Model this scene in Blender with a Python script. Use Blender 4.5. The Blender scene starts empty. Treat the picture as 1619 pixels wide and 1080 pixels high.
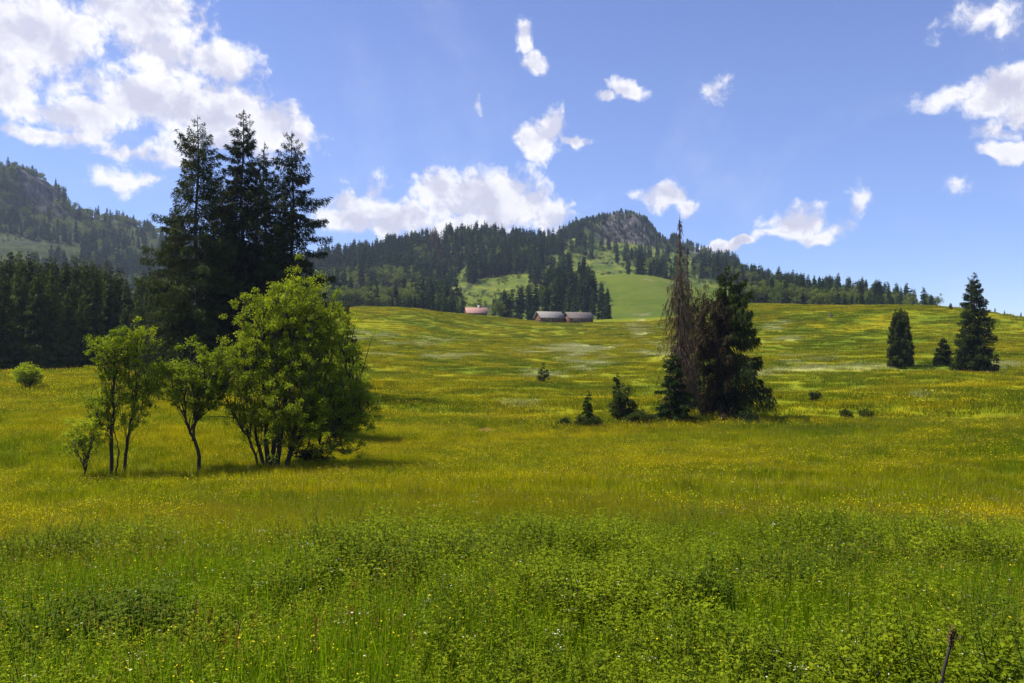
import bpy, math, random
import numpy as np
from math import radians as Rd, sin, cos, pi
sc = bpy.context.scene
C = sc.collection
# ------------------------------------------------------------------ camera
F = 1259.0; CX = 809.5; CY = 540.0           # focal length and centre in photo pixels (28 mm on 36 mm)
cam = bpy.data.cameras.new('camera'); cam.lens = 28.0; cam.sensor_width = 36.0
cam.clip_start = 0.05; cam.clip_end = 9000
co = bpy.data.objects.new('camera', cam); C.objects.link(co)
co.location = (0, 0, 0); co.rotation_euler = (Rd(90), 0, 0); sc.camera = co
# ------------------------------------------------------------------ light
SUN_EL = 60; SUN_AZ = -80                     # degrees, azimuth measured from +Y towards +X
sl = bpy.data.lights.new('sun', 'SUN'); sl.energy = 5.0; sl.angle = Rd(0.5); sl.color = (1, .93, .80)
so = bpy.data.objects.new('sun', sl); C.objects.link(so)
so.rotation_euler = (Rd(90-SUN_EL), 0, Rd(180-SUN_AZ))
sc.view_settings.view_transform = 'Standard'; sc.view_settings.look = 'None'
sc.view_settings.exposure = 0.79; sc.view_settings.gamma = 1
sc.render.engine = 'CYCLES'
cy = sc.cycles
cy.max_bounces = 5; cy.diffuse_bounces = 2; cy.glossy_bounces = 1; cy.transmission_bounces = 2
cy.volume_bounces = 0; cy.transparent_max_bounces = 4
cy.use_denoising = True; cy.sample_clamp_indirect = 6

# ------------------------------------------------------------------ node helper
class NT:
    def __init__(s, tree): s.t = tree; s.n = tree.nodes; s.l = tree.links
    def new(s, typ, ins=None, **kw):
        nd = s.n.new(typ)
        for k, v in kw.items(): setattr(nd, k, v)
        for k, v in (ins or {}).items():
            if isinstance(v, bpy.types.NodeSocket): s.l.new(v, nd.inputs[k])
            else: nd.inputs[k].default_value = v
        return nd
    def m(s, op, a, b=None, c=None, clamp=False):
        nd = s.n.new('ShaderNodeMath'); nd.operation = op; nd.use_clamp = clamp
        for i, v in enumerate((a, b, c)):
            if v is None: continue
            if isinstance(v, bpy.types.NodeSocket): s.l.new(v, nd.inputs[i])
            else: nd.inputs[i].default_value = v
        return nd.outputs[0]
    def noise(s, vec, scale, detail=4, rough=.55, dist=0, dims='3D'):
        return s.new('ShaderNodeTexNoise', {'Vector': vec, 'Scale': scale, 'Detail': detail, 'Roughness': rough, 'Distortion': dist}, noise_dimensions=dims).outputs[0]
    def ramp(s, f, a, b, lo=0., hi=1.):
        return s.new('ShaderNodeMapRange', {0: f, 1: a, 2: b, 3: lo, 4: hi}, interpolation_type='SMOOTHSTEP').outputs[0]
    def mix(s, f, a, b, mode='MIX'):
        nd = s.n.new('ShaderNodeMix'); nd.data_type = 'RGBA'; nd.blend_type = mode
        for i, v in ((0, f), (6, a), (7, b)):
            if isinstance(v, bpy.types.NodeSocket): s.l.new(v, nd.inputs[i])
            elif i == 0: nd.inputs[0].default_value = v
            else: nd.inputs[i].default_value = (*v, 1) if len(v) == 3 else v
        return nd.outputs[2]

# ------------------------------------------------------------------ world: sky and clouds, both by direction
w = bpy.data.worlds.new('World'); sc.world = w; w.use_nodes = True
N = NT(w.node_tree); N.n.clear()
sky = N.new('ShaderNodeTexSky', sky_type='NISHITA')
sky.sun_disc = False; sky.sun_elevation = Rd(SUN_EL); sky.sun_rotation = Rd(SUN_AZ % 360)
sky.altitude = 1200; sky.air_density = 1.0; sky.dust_density = .15; sky.ozone_density = 2.0
d = N.new('ShaderNodeTexCoord').outputs['Generated']
sep = N.new('ShaderNodeSeparateXYZ', {0: d})
az = N.m('ARCTAN2', sep.outputs[0], sep.outputs[1]); el = N.m('ARCSINE', sep.outputs[2])
pv = N.new('ShaderNodeCombineXYZ', {0: az, 1: el, 2: 0.0}).outputs[0]
wob = N.new('ShaderNodeTexNoise', {'Vector': pv, 'Scale': 16., 'Detail': 4.}, noise_dimensions='2D').outputs[1]
wv = N.new('ShaderNodeVectorMath', {0: wob, 1: (.5, .5, .5)}, operation='SUBTRACT').outputs[0]
wv = N.new('ShaderNodeVectorMath', {0: wv, 'Scale': .045}, operation='SCALE').outputs[0]
pw = N.new('ShaderNodeVectorMath', {0: pv, 1: wv}, operation='ADD').outputs[0]
CL = [(40,45,130,80,1.3),(-60,110,140,60,1.3),(215,15,115,48,1.3),(265,75,70,50,1.3),(345,105,62,38,1.2),(120,120,70,22,.5),
      (85,225,85,22,1.2),(55,170,40,30,.8),(125,180,55,42,1.2),(225,160,85,48,1.4),(330,175,105,52,1.4),(430,205,75,42,1.4),(365,215,100,28,1),
      (215,245,62,20,.9),(190,285,42,16,.7),(275,240,40,18,.7),
      (560,340,58,36,1.3),(625,350,70,30,1.4),(690,312,42,44,1.3),(735,322,60,42,1.4),(800,322,80,52,1.5),(862,340,38,34,1.4),(745,358,100,20,1.4),(600,305,22,20,.5),
      (845,220,32,22,1.6),(870,205,28,30,1.6),(898,222,30,13,1),(858,240,30,13,1),(836,66,18,24,1),(848,98,28,16,1.2),
      (990,142,32,15,1.3),(957,156,22,6,.9),(1050,314,38,20,1.2),(1075,325,25,14,1),(1035,325,22,10,.8),
      (1262,350,42,26,1.2),(1290,370,33,15,1),(1240,370,38,12,.9),(1350,322,13,16,.5),(1325,355,18,11,.5),
      (1130,391,32,12,1.8),(1172,385,26,11,1.7),
      (1585,140,70,32,1.4),(1560,160,42,26,1.3),(1610,170,46,20,1.2),(1500,158,40,10,.6),(1600,236,54,20,1.3),(1570,205,33,14,.8),(1560,22,45,20,.5),(1590,45,28,13,.35),
      (1135,140,20,19,.5),(760,163,9,11,.5),(1510,290,18,9,.42),
      (-420,260,200,60,1),(-700,60,260,90,1),(2050,190,160,60,1),(2500,60,300,90,1),(2100,-300,320,90,1),(300,-420,300,110,1),(1200,-700,360,110,.9)]
fld = None
for (x, y, rx, ry, s) in CL:
    a0 = math.atan((x-CX)/F); e0 = math.atan((CY-y)/F*cos(a0))
    dd = N.new('ShaderNodeVectorMath', {0: pw, 1: (a0, e0, 0)}, operation='SUBTRACT').outputs[0]
    dd = N.new('ShaderNodeVectorMath', {0: dd, 1: (F/rx/cos(a0), F/ry/max(.5, cos(a0)), 1)}, operation='MULTIPLY').outputs[0]
    ln = N.new('ShaderNodeVectorMath', {0: dd}, operation='LENGTH').outputs['Value']
    v = N.m('MULTIPLY_ADD', ln, -s*.9, s*.95)
    fld = v if fld is None else N.m('SMOOTH_MAX', fld, v, .08)
n1 = N.noise(pv, 26, 9, .57, .15, '2D')
n2 = N.noise(N.new('ShaderNodeVectorMath', {0: pv, 1: (.012, .02, .0)}, operation='ADD').outputs[0], 26, 9, .57, .15, '2D')
nb = N.noise(pv, 9, 3, .5, 0, '2D')
n3 = N.noise(pw, 75, 5, .6, .3, '2D')
den = N.m('ADD', fld, N.m('MULTIPLY_ADD', n1, 1.6, -.72))
den = N.m('ADD', den, N.m('MULTIPLY_ADD', n3, .9, -.45))
mask = N.ramp(den, -.10, .66)
thick = N.ramp(den, .45, 1.3)
lit = N.ramp(N.m('SUBTRACT', n1, n2), -.17, .13)             # puffs brighter towards their upper left
lit = N.m('MULTIPLY', lit, N.m('SUBTRACT', 1., N.m('MULTIPLY', thick, .25)))
ccol = N.mix(lit, (.62, .62, .74), (.97, .95, .97))
ccol = N.mix(N.m('MULTIPLY', thick, N.ramp(nb, .4, .62, 0, .5)), ccol, (.50, .50, .63))
thin = N.ramp(N.noise(pv, 3.5, 5, .6, .4, '2D'), .45, .75, 0, .10)   # faint veil
skyc = N.new('ShaderNodeHueSaturation', {'Hue': .512, 'Saturation': 1.05, 'Value': 1.0, 'Color': sky.outputs[0]}).outputs[0]
skyc = N.mix(1.0, skyc, (.93, .94, 1.08), 'MULTIPLY')
skyc = N.mix(N.ramp(el, .02, .34, .75, 0), skyc, N.mix(1.0, skyc, (.62, .74, .96), 'MULTIPLY'))
b1 = N.new('ShaderNodeBackground', {0: skyc, 1: .094})
b2 = N.new('ShaderNodeBackground', {0: ccol, 1: .67})
mk = N.m('MAXIMUM', N.m('MULTIPLY', mask, .97), thin)
mx = N.new('ShaderNodeMixShader', {0: mk, 1: b1.outputs[0], 2: b2.outputs[0]})
N.new('ShaderNodeOutputWorld', {0: mx.outputs[0]})
w.cycles.sampling_method = 'MANUAL'; w.cycles.sample_map_resolution = 512

# ------------------------------------------------------------------ numeric helpers
def pchip(xk, yk, x):
    xk = np.asarray(xk, float); yk = np.asarray(yk, float)
    if yk.ndim == 1: yk = yk[:, None]
    h = np.diff(xk)[:, None]; dl = np.diff(yk, axis=0)/h
    m = np.zeros_like(yk)
    a, b = dl[:-1], dl[1:]; w1 = 2*h[1:]+h[:-1]; w2 = h[1:]+2*h[:-1]
    with np.errstate(divide='ignore', invalid='ignore'):
        mm = (w1+w2)/(w1/a+w2/b)
    m[1:-1] = np.where(a*b > 0, mm, 0); m[0] = dl[0]; m[-1] = dl[-1]
    i = np.clip(np.searchsorted(xk, x)-1, 0, len(xk)-2)
    H = h[i]; t = np.clip(((x-xk[i])[:, None])/H, 0, 1)
    return (2*t**3-3*t**2+1)*yk[i]+(t**3-2*t**2+t)*H*m[i]+(-2*t**3+3*t**2)*yk[i+1]+(t**3-t**2)*H*m[i+1]
_rs = np.random.RandomState(7); _tab = _rs.rand(256, 256)
def vn(x, y):
    xi = np.floor(x).astype(int); yi = np.floor(y).astype(int); fx = x-xi; fy = y-yi
    fx = fx*fx*(3-2*fx); fy = fy*fy*(3-2*fy)
    g = lambda a, b: _tab[a & 255, b & 255]
    return (g(xi, yi)*(1-fx)+g(xi+1, yi)*fx)*(1-fy)+(g(xi, yi+1)*(1-fx)+g(xi+1, yi+1)*fx)*fy
def fbm(x, y, sc_, oct=4, ridged=False):
    s = 0; a = 1.; t = 0
    for k in range(oct):
        v = vn(x/sc_*2**k+17.3*k, y/sc_*2**k+5.1*k)
        if ridged: v = 1-abs(2*v-1)
        s = s+a*v; t += a; a *= .5
    return s/t
def sst(a, b, x):
    t = np.clip((x-a)/(b-a), 0, 1); return t*t*(3-2*t)

# ------------------------------------------------------------------ terrain heights: (distance, photo row) knots per column of the view
near = [(0, -2.0), (7, -2.95), (15, -4.2), (30, -6.3), (50, -7.95)]
TB = {
 -600: [(70,665),(100,628),(165,590),(300,578),(520,545),(800,480),(1100,385),(1300,240),(1600,275),(2100,300)],
 -200: [(70,665),(100,628),(165,590),(300,578),(520,545),(800,480),(1100,385),(1300,238),(1600,275),(2100,300)],
 0:   [(70,668),(100,625),(165,592),(300,578),(400,562),(520,545),(650,520),(800,480),(950,435),(1100,385),(1200,345),(1300,266),(1500,300),(2100,340)],
 70:  [(70,666),(100,620),(165,592),(300,578),(400,562),(520,545),(650,520),(800,480),(950,440),(1100,393),(1200,355),(1250,335),(1300,286),(1500,310),(2100,350)],
 130: [(70,664),(100,613),(165,590),(300,577),(520,545),(800,485),(950,448),(1100,402),(1200,372),(1300,336),(1500,350),(2100,380)],
 230: [(70,662),(100,605),(165,586),(300,570),(520,540),(800,488),(950,455),(1100,420),(1300,365),(1500,380),(2100,400)],
 350: [(70,662),(100,603),(165,580),(300,545),(520,520),(800,470),(1100,430),(1300,408),(1500,420),(2100,440)],
 450: [(70,668),(100,612),(165,572),(250,535),(330,510),(430,510),(520,500),(800,455),(950,432),(1150,427),(2100,445)],
 510: [(70,690),(87,655),(140,600),(200,562),(260,525),(330,495),(430,501),(520,488),(650,472),(800,447),(950,420),(1200,440),(2100,460)],
 560: [(70,692),(87,660),(140,602),(200,562),(260,522),(330,490),(400,495),(520,487),(650,468),(800,440),(950,415),(1200,430),(2100,450)],
 620: [(70,693),(87,661),(140,604),(200,565),(260,528),(340,490),(400,496),(520,486),(650,462),(800,432),(950,402),(1200,420),(2100,450)],
 700: [(70,694),(87,662),(140,606),(200,570),(260,540),(350,496),(420,501),(520,490),(650,468),(800,430),(950,386),(1200,405),(2100,430)],
 760: [(70,695),(87,663),(140,606),(200,570),(260,542),(380,502),(430,506),(520,490),(650,462),(800,424),(950,381),(1200,400),(2100,430)],
 820: [(70,695),(87,664),(140,606),(200,572),(260,545),(380,507),(430,508),(520,484),(650,452),(800,418),(950,386),(1200,400),(2100,430)],
 870: [(70,695),(87,665),(140,606),(200,572),(260,548),(380,510),(430,507),(520,478),(650,448),(800,416),(950,392),(1100,386),(1300,400),(2100,430)],
 920: [(70,695),(87,665),(140,606),(200,572),(260,548),(380,511),(430,507),(520,472),(600,450),(650,447),(800,422),(950,398),(1100,372),(1180,354),(1300,364),(2100,430)],
 955: [(70,695),(87,665),(140,606),(200,571),(260,548),(380,511),(430,505),(520,467),(600,442),(640,443),(800,424),(950,405),(1100,390),(1150,384),(1185,346),(1300,356),(2100,430)],
 992: [(70,695),(87,665),(140,605),(200,570),(260,547),(380,511),(430,503),(520,463),(600,438),(640,440),(800,426),(950,410),(1100,394),(1150,388),(1185,343),(1300,355),(2100,430)],
 1020:[(70,695),(87,665),(140,605),(200,570),(260,547),(380,510),(430,502),(520,463),(600,439),(640,441),(800,428),(950,412),(1100,397),(1150,391),(1185,353),(1300,360),(2100,430)],
 1045:[(70,695),(87,665),(140,604),(200,568),(260,543),(380,508),(430,500),(520,465),(600,442),(640,444),(800,432),(950,415),(1100,402),(1150,396),(1185,380),(1300,388),(2100,430)],
 1100:[(70,694),(87,665),(140,603),(200,562),(260,530),(350,500),(430,494),(520,472),(600,456),(800,440),(950,428),(1100,414),(1185,402),(1300,410),(2100,430)],
 1160:[(70,694),(87,664),(140,603),(200,560),(260,523),(340,486),(430,487),(520,472),(600,460),(700,450),(800,445),(950,436),(1185,425),(1300,440),(2100,450)],
 1200:[(70,693),(87,664),(140,603),(200,560),(260,520),(330,482),(420,486),(520,473),(600,462),(700,454),(800,452),(1000,455),(1300,470),(2100,480)],
 1300:[(70,692),(87,662),(140,600),(200,560),(260,520),(320,486),(420,492),(520,482),(600,473),(700,468),(800,470),(1300,490),(2100,500)],
 1400:[(70,690),(87,660),(155,584),(200,556),(260,516),(310,487),(420,493),(520,488),(600,484),(700,483),(800,490),(2100,505)],
 1480:[(70,688),(87,658),(155,584),(200,558),(260,520),(310,488),(420,496),(520,496),(700,500),(2100,512)],
 1560:[(70,688),(87,658),(155,592),(200,563),(260,525),(300,494),(420,505),(700,510),(2100,518)],
 1619:[(70,688),(87,657),(155,598),(200,568),(260,531),(300,502),(420,512),(700,518),(2100,525)],
 2200:[(70,690),(87,660),(155,605),(200,580),(260,545),(300,520),(420,522),(700,525),(2100,528)],
}
RG = np.concatenate([[0], np.geomspace(1., 2100, 640)])
cols = sorted(TB); azc = [math.atan((x-CX)/F) for x in cols]; rows = []
for x, a in zip(cols, azc):
    k = near + [(r, (CY-y)/F*r*cos(a)) for r, y in TB[x]]
    rows.append(pchip([q[0] for q in k], [q[1] for q in k], RG)[:, 0])
behind = np.interp(RG, [0, 50, 300, 2100], [-2.0, 1, 12, 60])
left = rows[0]; right = rows[-1]
azc = [-pi, -2.3, -1.75] + azc + [1.75, 2.3, pi]
rows = [behind, .5*behind+.5*left, left] + rows + [right, .5*behind+.5*right, behind]
AG = np.concatenate([np.linspace(-pi, -.8, 60)[:-1], np.linspace(-.8, .8, 801), np.linspace(.8, pi, 60)[1:]])
ZG = pchip(azc, np.array(rows), AG)                # [az, r]
px_of = lambda a: CX+F*np.tan(np.clip(a, -1.2, 1.2))
def H(x, y):
    x = np.asarray(x, float); y = np.asarray(y, float)
    a = np.arctan2(x, y); r = np.hypot(x, y)
    ia = np.interp(a, AG, np.arange(len(AG))); ir = np.interp(r, RG, np.arange(len(RG)))
    i = np.minimum(ia.astype(int), len(AG)-2); j = np.minimum(ir.astype(int), len(RG)-2); fa = ia-i; fr = ir-j
    z = (ZG[i, j]*(1-fa)+ZG[i+1, j]*fa)*(1-fr)+(ZG[i, j+1]*(1-fa)+ZG[i+1, j+1]*fa)*fr
    p = px_of(a)
    # ditch behind the near terrace on the right, slow swells, mountain relief
    c = 91+3*np.sin(x/9.)
    z = z-1.7*np.exp(-((r-c)/3.4)**2)*sst(640, 800, p)*sst(2300, 1700, p)
    z = z+(fbm(x, y, 9, 3)-.5)*.9*sst(3, 15, r)*sst(60, 25, r)
    z = z+(fbm(x*.45, y, 24, 3)-.5)*3.4*sst(40, 110, r)*sst(620, 300, r)
    z = z+(fbm(x, y, 7, 2)-.5)*.35*sst(60, 110, r)*sst(520, 400, r)
    m = sst(450, 800, r)
    z = z+(fbm(x, y, 90, 5, True)-.62)*16*m
    crag = np.exp(-((p-985)/48.)**4)*np.exp(-((r-1172)/26.)**2)+np.exp(-((p-1120)/38.)**4)*np.exp(-((r-1172)/30.)**2)*.7+np.exp(-((p-55)/60.)**4)*np.exp(-((r-1285)/28.)**2)
    z = z+(fbm(x, y, 16, 4, True)-.5)*16*crag
    return z
def H1(x, y): return float(H(np.array([x]), np.array([y]))[0])
def proj(x, y, z): return CX+F*x/y, CY-F*z/y
def at(px, r):
    a = math.atan((px-CX)/F); x, y = r*sin(a), r*cos(a); return x, y, H1(x, y)
def hit(px, py, r0=6, r1=700):
    a = math.atan((px-CX)/F); r = np.geomspace(r0, r1, 900); x = r*sin(a); y = r*cos(a); z = H(x, y)
    ys = CY-F*z/y; k = np.argmax(ys <= py); return float(x[k]), float(y[k]), float(z[k]), float(r[k])

# ------------------------------------------------------------------ object helpers
def tag(o, label=None, cat=None, group=None, kind=None):
    for k, v in (('label', label), ('category', cat), ('group', group), ('kind', kind)):
        if v: o[k] = v
    return o
def empty(name, loc, rz=0):
    o = bpy.data.objects.new(name, None); C.objects.link(o); o.location = loc; o.rotation_euler = (0, 0, rz); o.empty_display_size = .3
    return o
def mesh(name, V, faces, mats, mi=None, cols_=None, smooth=False):
    """faces: list of int arrays (n,3) or (n,4); mi: one material index per array."""
    me = bpy.data.meshes.new(name); V = np.asarray(V, np.float32)
    me.vertices.add(len(V)); me.vertices.foreach_set('co', V.ravel())
    faces = [np.asarray(f, np.int32) for f in faces]; keep = [k for k, f in enumerate(faces) if len(f)]
    lv = np.concatenate([faces[k].ravel() for k in keep]); tot = np.concatenate([np.full(len(faces[k]), faces[k].shape[1]) for k in keep])
    st = np.concatenate([[0], np.cumsum(tot)[:-1]])
    me.loops.add(len(lv)); me.loops.foreach_set('vertex_index', lv)
    me.polygons.add(len(tot)); me.polygons.foreach_set('loop_start', st.astype(np.int32)); me.polygons.foreach_set('loop_total', tot.astype(np.int32))
    if mi is not None: me.polygons.foreach_set('material_index', np.concatenate([np.full(len(faces[k]), mi[k]) for k in keep]).astype(np.int32))
    if smooth: me.polygons.foreach_set('use_smooth', np.ones(len(tot), bool))
    if cols_ is not None:
        ca = me.color_attributes.new('tone', 'FLOAT_COLOR', 'POINT'); ca.data.foreach_set('color', np.asarray(cols_, np.float32).ravel())
    for m_ in mats: me.materials.append(m_)
    me.update(calc_edges=True); return me
def obj(name, me, parent=None, loc=None):
    o = bpy.data.objects.new(name, me); C.objects.link(o)
    if parent: o.parent = parent
    if loc is not None: o.location = loc
    return o
class MB:
    def __init__(s): s.V = []; s.Fq = []; s.Ft = []; s.n = 0; s.c = []
    def add(s, V, q=None, t=None, c=None):
        V = np.asarray(V, float).reshape(-1, 3)
        if q is not None: s.Fq.append(np.asarray(q).reshape(-1, 4)+s.n)
        if t is not None: s.Ft.append(np.asarray(t).reshape(-1, 3)+s.n)
        s.V.append(V); s.n += len(V)
        c = np.full(len(V), .5) if c is None else np.broadcast_to(c, (len(V),)); s.c.append(c)
    def tube(s, P, R, k=6, c=None):
        P = np.asarray(P, float); R = np.broadcast_to(np.asarray(R, float), (len(P),))
        T = np.gradient(P, axis=0); T /= np.linalg.norm(T, axis=1)[:, None]+1e-9
        up = np.where(np.abs(T[:, 2:3]) > .9, [[1., 0, 0]], [[0, 0, 1.]])
        A = np.cross(T, up); A /= np.linalg.norm(A, axis=1)[:, None]+1e-9; B = np.cross(T, A)
        th = np.arange(k)*2*pi/k
        V = P[:, None]+R[:, None, None]*(A[:, None]*np.cos(th)[None, :, None]+B[:, None]*np.sin(th)[None, :, None])
        n = len(P); i = np.arange(n-1)[:, None]*k; j = np.arange(k)[None]; j2 = (j+1) % k
        q = np.stack([i+j, i+j2, i+k+j2, i+k+j], -1).reshape(-1, 4)
        s.add(V, q=q, c=c)
    def box(s, x0, x1, y0, y1, z0, z1):
        V = [(x, y, z) for z in (z0, z1) for y in (y0, y1) for x in (x0, x1)]
        s.add(V, q=[(0, 2, 3, 1), (4, 5, 7, 6), (0, 1, 5, 4), (2, 6, 7, 3), (0, 4, 6, 2), (1, 3, 7, 5)])
    def blades(s, P, D, W, c, kind='tri'):
        """one narrow face per point: P base, D axis vector, W half width vector"""
        n = len(P)
        if kind == 'tri':
            V = np.stack([P-W, P+W, P+D], 1); s.add(V.reshape(-1, 3), t=np.arange(3*n).reshape(n, 3), c=np.repeat(c, 3))
        else:
            V = np.stack([P, P+D*.5+W, P+D, P+D*.5-W], 1); s.add(V.reshape(-1, 3), q=np.arange(4*n).reshape(n, 4), c=np.repeat(c, 4))
    def mesh(s, name, mats, smooth=False, extra=None):
        """extra: further MB objects, each takes the next material index"""
        parts = [s]+(extra or []); V = []; Fs = []; mi = []; cc = []; n = 0
        for k, p in enumerate(parts):
            if not p.V: continue
            V += p.V; cc += p.c
            for L in (p.Fq, p.Ft):
                if L: Fs.append(np.concatenate(L)+n); mi.append(k)
            n += p.n
        c = np.concatenate(cc); cols_ = np.stack([c, c, c, np.ones_like(c)], 1)
        return mesh(name, np.concatenate(V), Fs, mats, mi, cols_, smooth)
def unit(v): return v/(np.linalg.norm(v, axis=-1, keepdims=True)+1e-9)

# ------------------------------------------------------------------ materials
def newmat(name):
    m = bpy.data.materials.new(name); m.use_nodes = True; n = NT(m.node_tree); n.n.clear(); return m, n
def leaf_mat(name, dark, light, trans=.45, tcol=1.35, patch=.35, rough=.65, spec=.06):
    m, n = newmat(name)
    tone = n.new('ShaderNodeVertexColor', layer_name='tone').outputs[0]
    tn = n.new('ShaderNodeSeparateColor', {0: tone}).outputs[0]
    pos = n.new('ShaderNodeNewGeometry').outputs['Position']
    ri = n.new('ShaderNodeObjectInfo').outputs['Random']
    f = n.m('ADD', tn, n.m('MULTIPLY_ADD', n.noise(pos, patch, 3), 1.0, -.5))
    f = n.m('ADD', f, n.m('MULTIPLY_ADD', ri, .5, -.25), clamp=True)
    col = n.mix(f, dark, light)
    bs = n.new('ShaderNodeBsdfPrincipled', {'Base Color': col, 'Roughness': rough, 'Specular IOR Level': spec})
    tc = n.mix(1., col, (tcol*1.1, tcol, tcol*.45), 'MULTIPLY')
    tr = n.new('ShaderNodeBsdfTranslucent', {0: tc})
    mx = n.new('ShaderNodeMixShader', {0: trans, 1: bs.outputs[0], 2: tr.outputs[0]})
    n.new('ShaderNodeOutputMaterial', {0: mx.outputs[0]}); return m
def solid(name, a, b, scale=3., rough=.85, stretch=(1, 1, 1), bump=.3, spec=.2, detail=6, coord='Object'):
    m, n = newmat(name)
    tc = n.new('ShaderNodeTexCoord').outputs[coord]
    v = n.new('ShaderNodeVectorMath', {0: tc, 1: stretch}, operation='MULTIPLY').outputs[0]
    f = n.noise(v, scale, detail, .65)
    col = n.mix(n.ramp(f, .3, .7), a, b)
    bp = n.new('ShaderNodeBump', {'Strength': bump, 'Height': f})
    bs = n.new('ShaderNodeBsdfPrincipled', {'Base Color': col, 'Roughness': rough, 'Specular IOR Level': spec, 'Normal': bp.outputs[0]})
    n.new('ShaderNodeOutputMaterial', {0: bs.outputs[0]}); return m
# colour of the meadow as a function of the place, shared by the soil sheet and the grass on it
mg = bpy.data.node_groups.new('meadow_tone', 'ShaderNodeTree')
mg.interface.new_socket('Color', in_out='OUTPUT', socket_type='NodeSocketColor')
n = NT(mg); pos = n.new('ShaderNodeNewGeometry').outputs['Position']
st = n.new('ShaderNodeVectorMath', {0: pos, 1: (.6, 1, 0)}, operation='MULTIPLY').outputs[0]
big = n.noise(st, .03, 6, .68, .8); mid = n.noise(st, .11, 4, .6, .4); fine = n.noise(pos, 1.1, 3, .6)
c = n.mix(n.ramp(big, .38, .58), (.060, .100, .004), (.125, .142, .005))
c = n.mix(n.ramp(mid, .45, .68, 0, .75), c, (.200, .178, .004))
c = n.mix(n.ramp(n.noise(st, .06, 4, .6, .5), .52, .64, 0, .8), c, (.050, .085, .004))
c = n.mix(n.ramp(fine, .5, .68, 0, .5), c, (.21, .21, .006))
c = n.mix(n.ramp(n.noise(pos, .55, 3, .6), .5, .66, 0, .6), c, (.045, .075, .004))
# leafy damp foreground is greener
sp_ = n.new('ShaderNodeSeparateXYZ', {0: pos})
fy = n.m('ADD', sp_.outputs[1], n.m('MULTIPLY', sp_.outputs[0], -.35))
c = n.mix(n.ramp(fy, 11., 24., .8, 0), c, (.070, .130, .006))
n.new('NodeGroupOutput', {0: c})
def meadow_tone(n):
    g = n.n.new('ShaderNodeGroup'); g.node_tree = mg; return g.outputs[0]
def grass_mat(name, gain=1.0, trans=.5, tint=(1, 1, 1)):
    m, n = newmat(name)
    tn = n.new('ShaderNodeSeparateColor', {0: n.new('ShaderNodeVertexColor', layer_name='tone').outputs[0]}).outputs[0]
    ri = n.new('ShaderNodeObjectInfo').outputs['Random']
    g = n.m('MULTIPLY', n.m('MULTIPLY_ADD', tn, 1.3, .35), n.m('MULTIPLY_ADD', ri, .4, .8))
    col = n.mix(1., meadow_tone(n), n.new('ShaderNodeCombineXYZ', {0: n.m('MULTIPLY', g, gain*tint[0]), 1: n.m('MULTIPLY', g, gain*tint[1]), 2: n.m('MULTIPLY', g, gain*tint[2])}).outputs[0], 'MULTIPLY')
    bs = n.new('ShaderNodeBsdfPrincipled', {'Base Color': col, 'Roughness': .8, 'Specular IOR Level': .02})
    tr = n.new('ShaderNodeBsdfTranslucent', {0: n.mix(1., col, (1.3, 1.25, .7), 'MULTIPLY')})
    mx = n.new('ShaderNodeMixShader', {0: trans, 1: bs.outputs[0], 2: tr.outputs[0]})
    n.new('ShaderNodeOutputMaterial', {0: mx.outputs[0]}); return m
M = {}
M['spruce'] = leaf_mat('spruce_needles', (.008, .017, .003), (.062, .084, .013), .25, 1.2, .3)
M['spruce_mid'] = leaf_mat('wood_spruce_needles', (.012, .026, .004), (.115, .150, .026), .25, 1.2, .12)
M['spruce_young'] = leaf_mat('young_spruce_needles', (.016, .034, .006), (.050, .085, .014), .3, 1.2, .6)
M['spruce_far'] = leaf_mat('far_spruce_needles', (.004, .013, .004), (.060, .108, .030), .2, 1.2, .06)
M['brown_needles'] = leaf_mat('brown_dead_needles', (.030, .019, .012), (.105, .066, .038), .2, 1.1, .5)
M['leaf'] = leaf_mat('alder_leaf', (.090, .145, .005), (.31, .38, .022), .5, 1.35, .45)
M['leaf_dark'] = leaf_mat('dark_shrub_leaf', (.016, .030, .005), (.060, .085, .014), .4, 1.2, .5)  # darker leaf colour of the low shrubs
M['leaf_far'] = leaf_mat('far_broadleaf', (.045, .080, .014), (.17, .21, .045), .35, 1.2, .03)
M['herb'] = leaf_mat('herb_leaf', (.060, .105, .003), (.27, .34, .012), .5, 1.35, .8)
M['herb_dark'] = leaf_mat('dark_herb_leaf', (.030, .060, .004), (.12, .17, .012), .4, 1.2, .8)
M['sorrel'] = leaf_mat('sorrel_seed', (.12, .04, .010), (.28, .11, .03), .3, 1.1, 1)
M['yellow'] = leaf_mat('buttercup_petal', (.64, .52, .006), (.82, .72, .014), .35, 1.0, 1)
M['white'] = leaf_mat('white_flower', (.45, .47, .30), (.72, .74, .58), .35, 1.0, 1)
M['straw'] = leaf_mat('pale_straw_grass', (.22, .24, .08), (.46, .48, .24), .4, 1.0, .2)
M['seedred'] = leaf_mat('reddish_grass_seed', (.22, .17, .03), (.38, .30, .06), .4, 1.0, 1)
M['bark'] = solid('dark_bark', (.020, .015, .011), (.065, .052, .040), 6, stretch=(1, 1, .25))
M['bark_grey'] = solid('grey_bark', (.018, .015, .011), (.060, .052, .040), 8, stretch=(1, 1, .3))
M['dead'] = solid('dead_wood', (.055, .042, .035), (.17, .13, .11), 6, stretch=(1, 1, .2))
M['grass'] = grass_mat('grass_blade', 1.95, .5, (1.08, 1.0, .45))
M['grass_far'] = grass_mat('grass_blade_far', 1.6, .5, (1.1, 1.0, .5))

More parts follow.
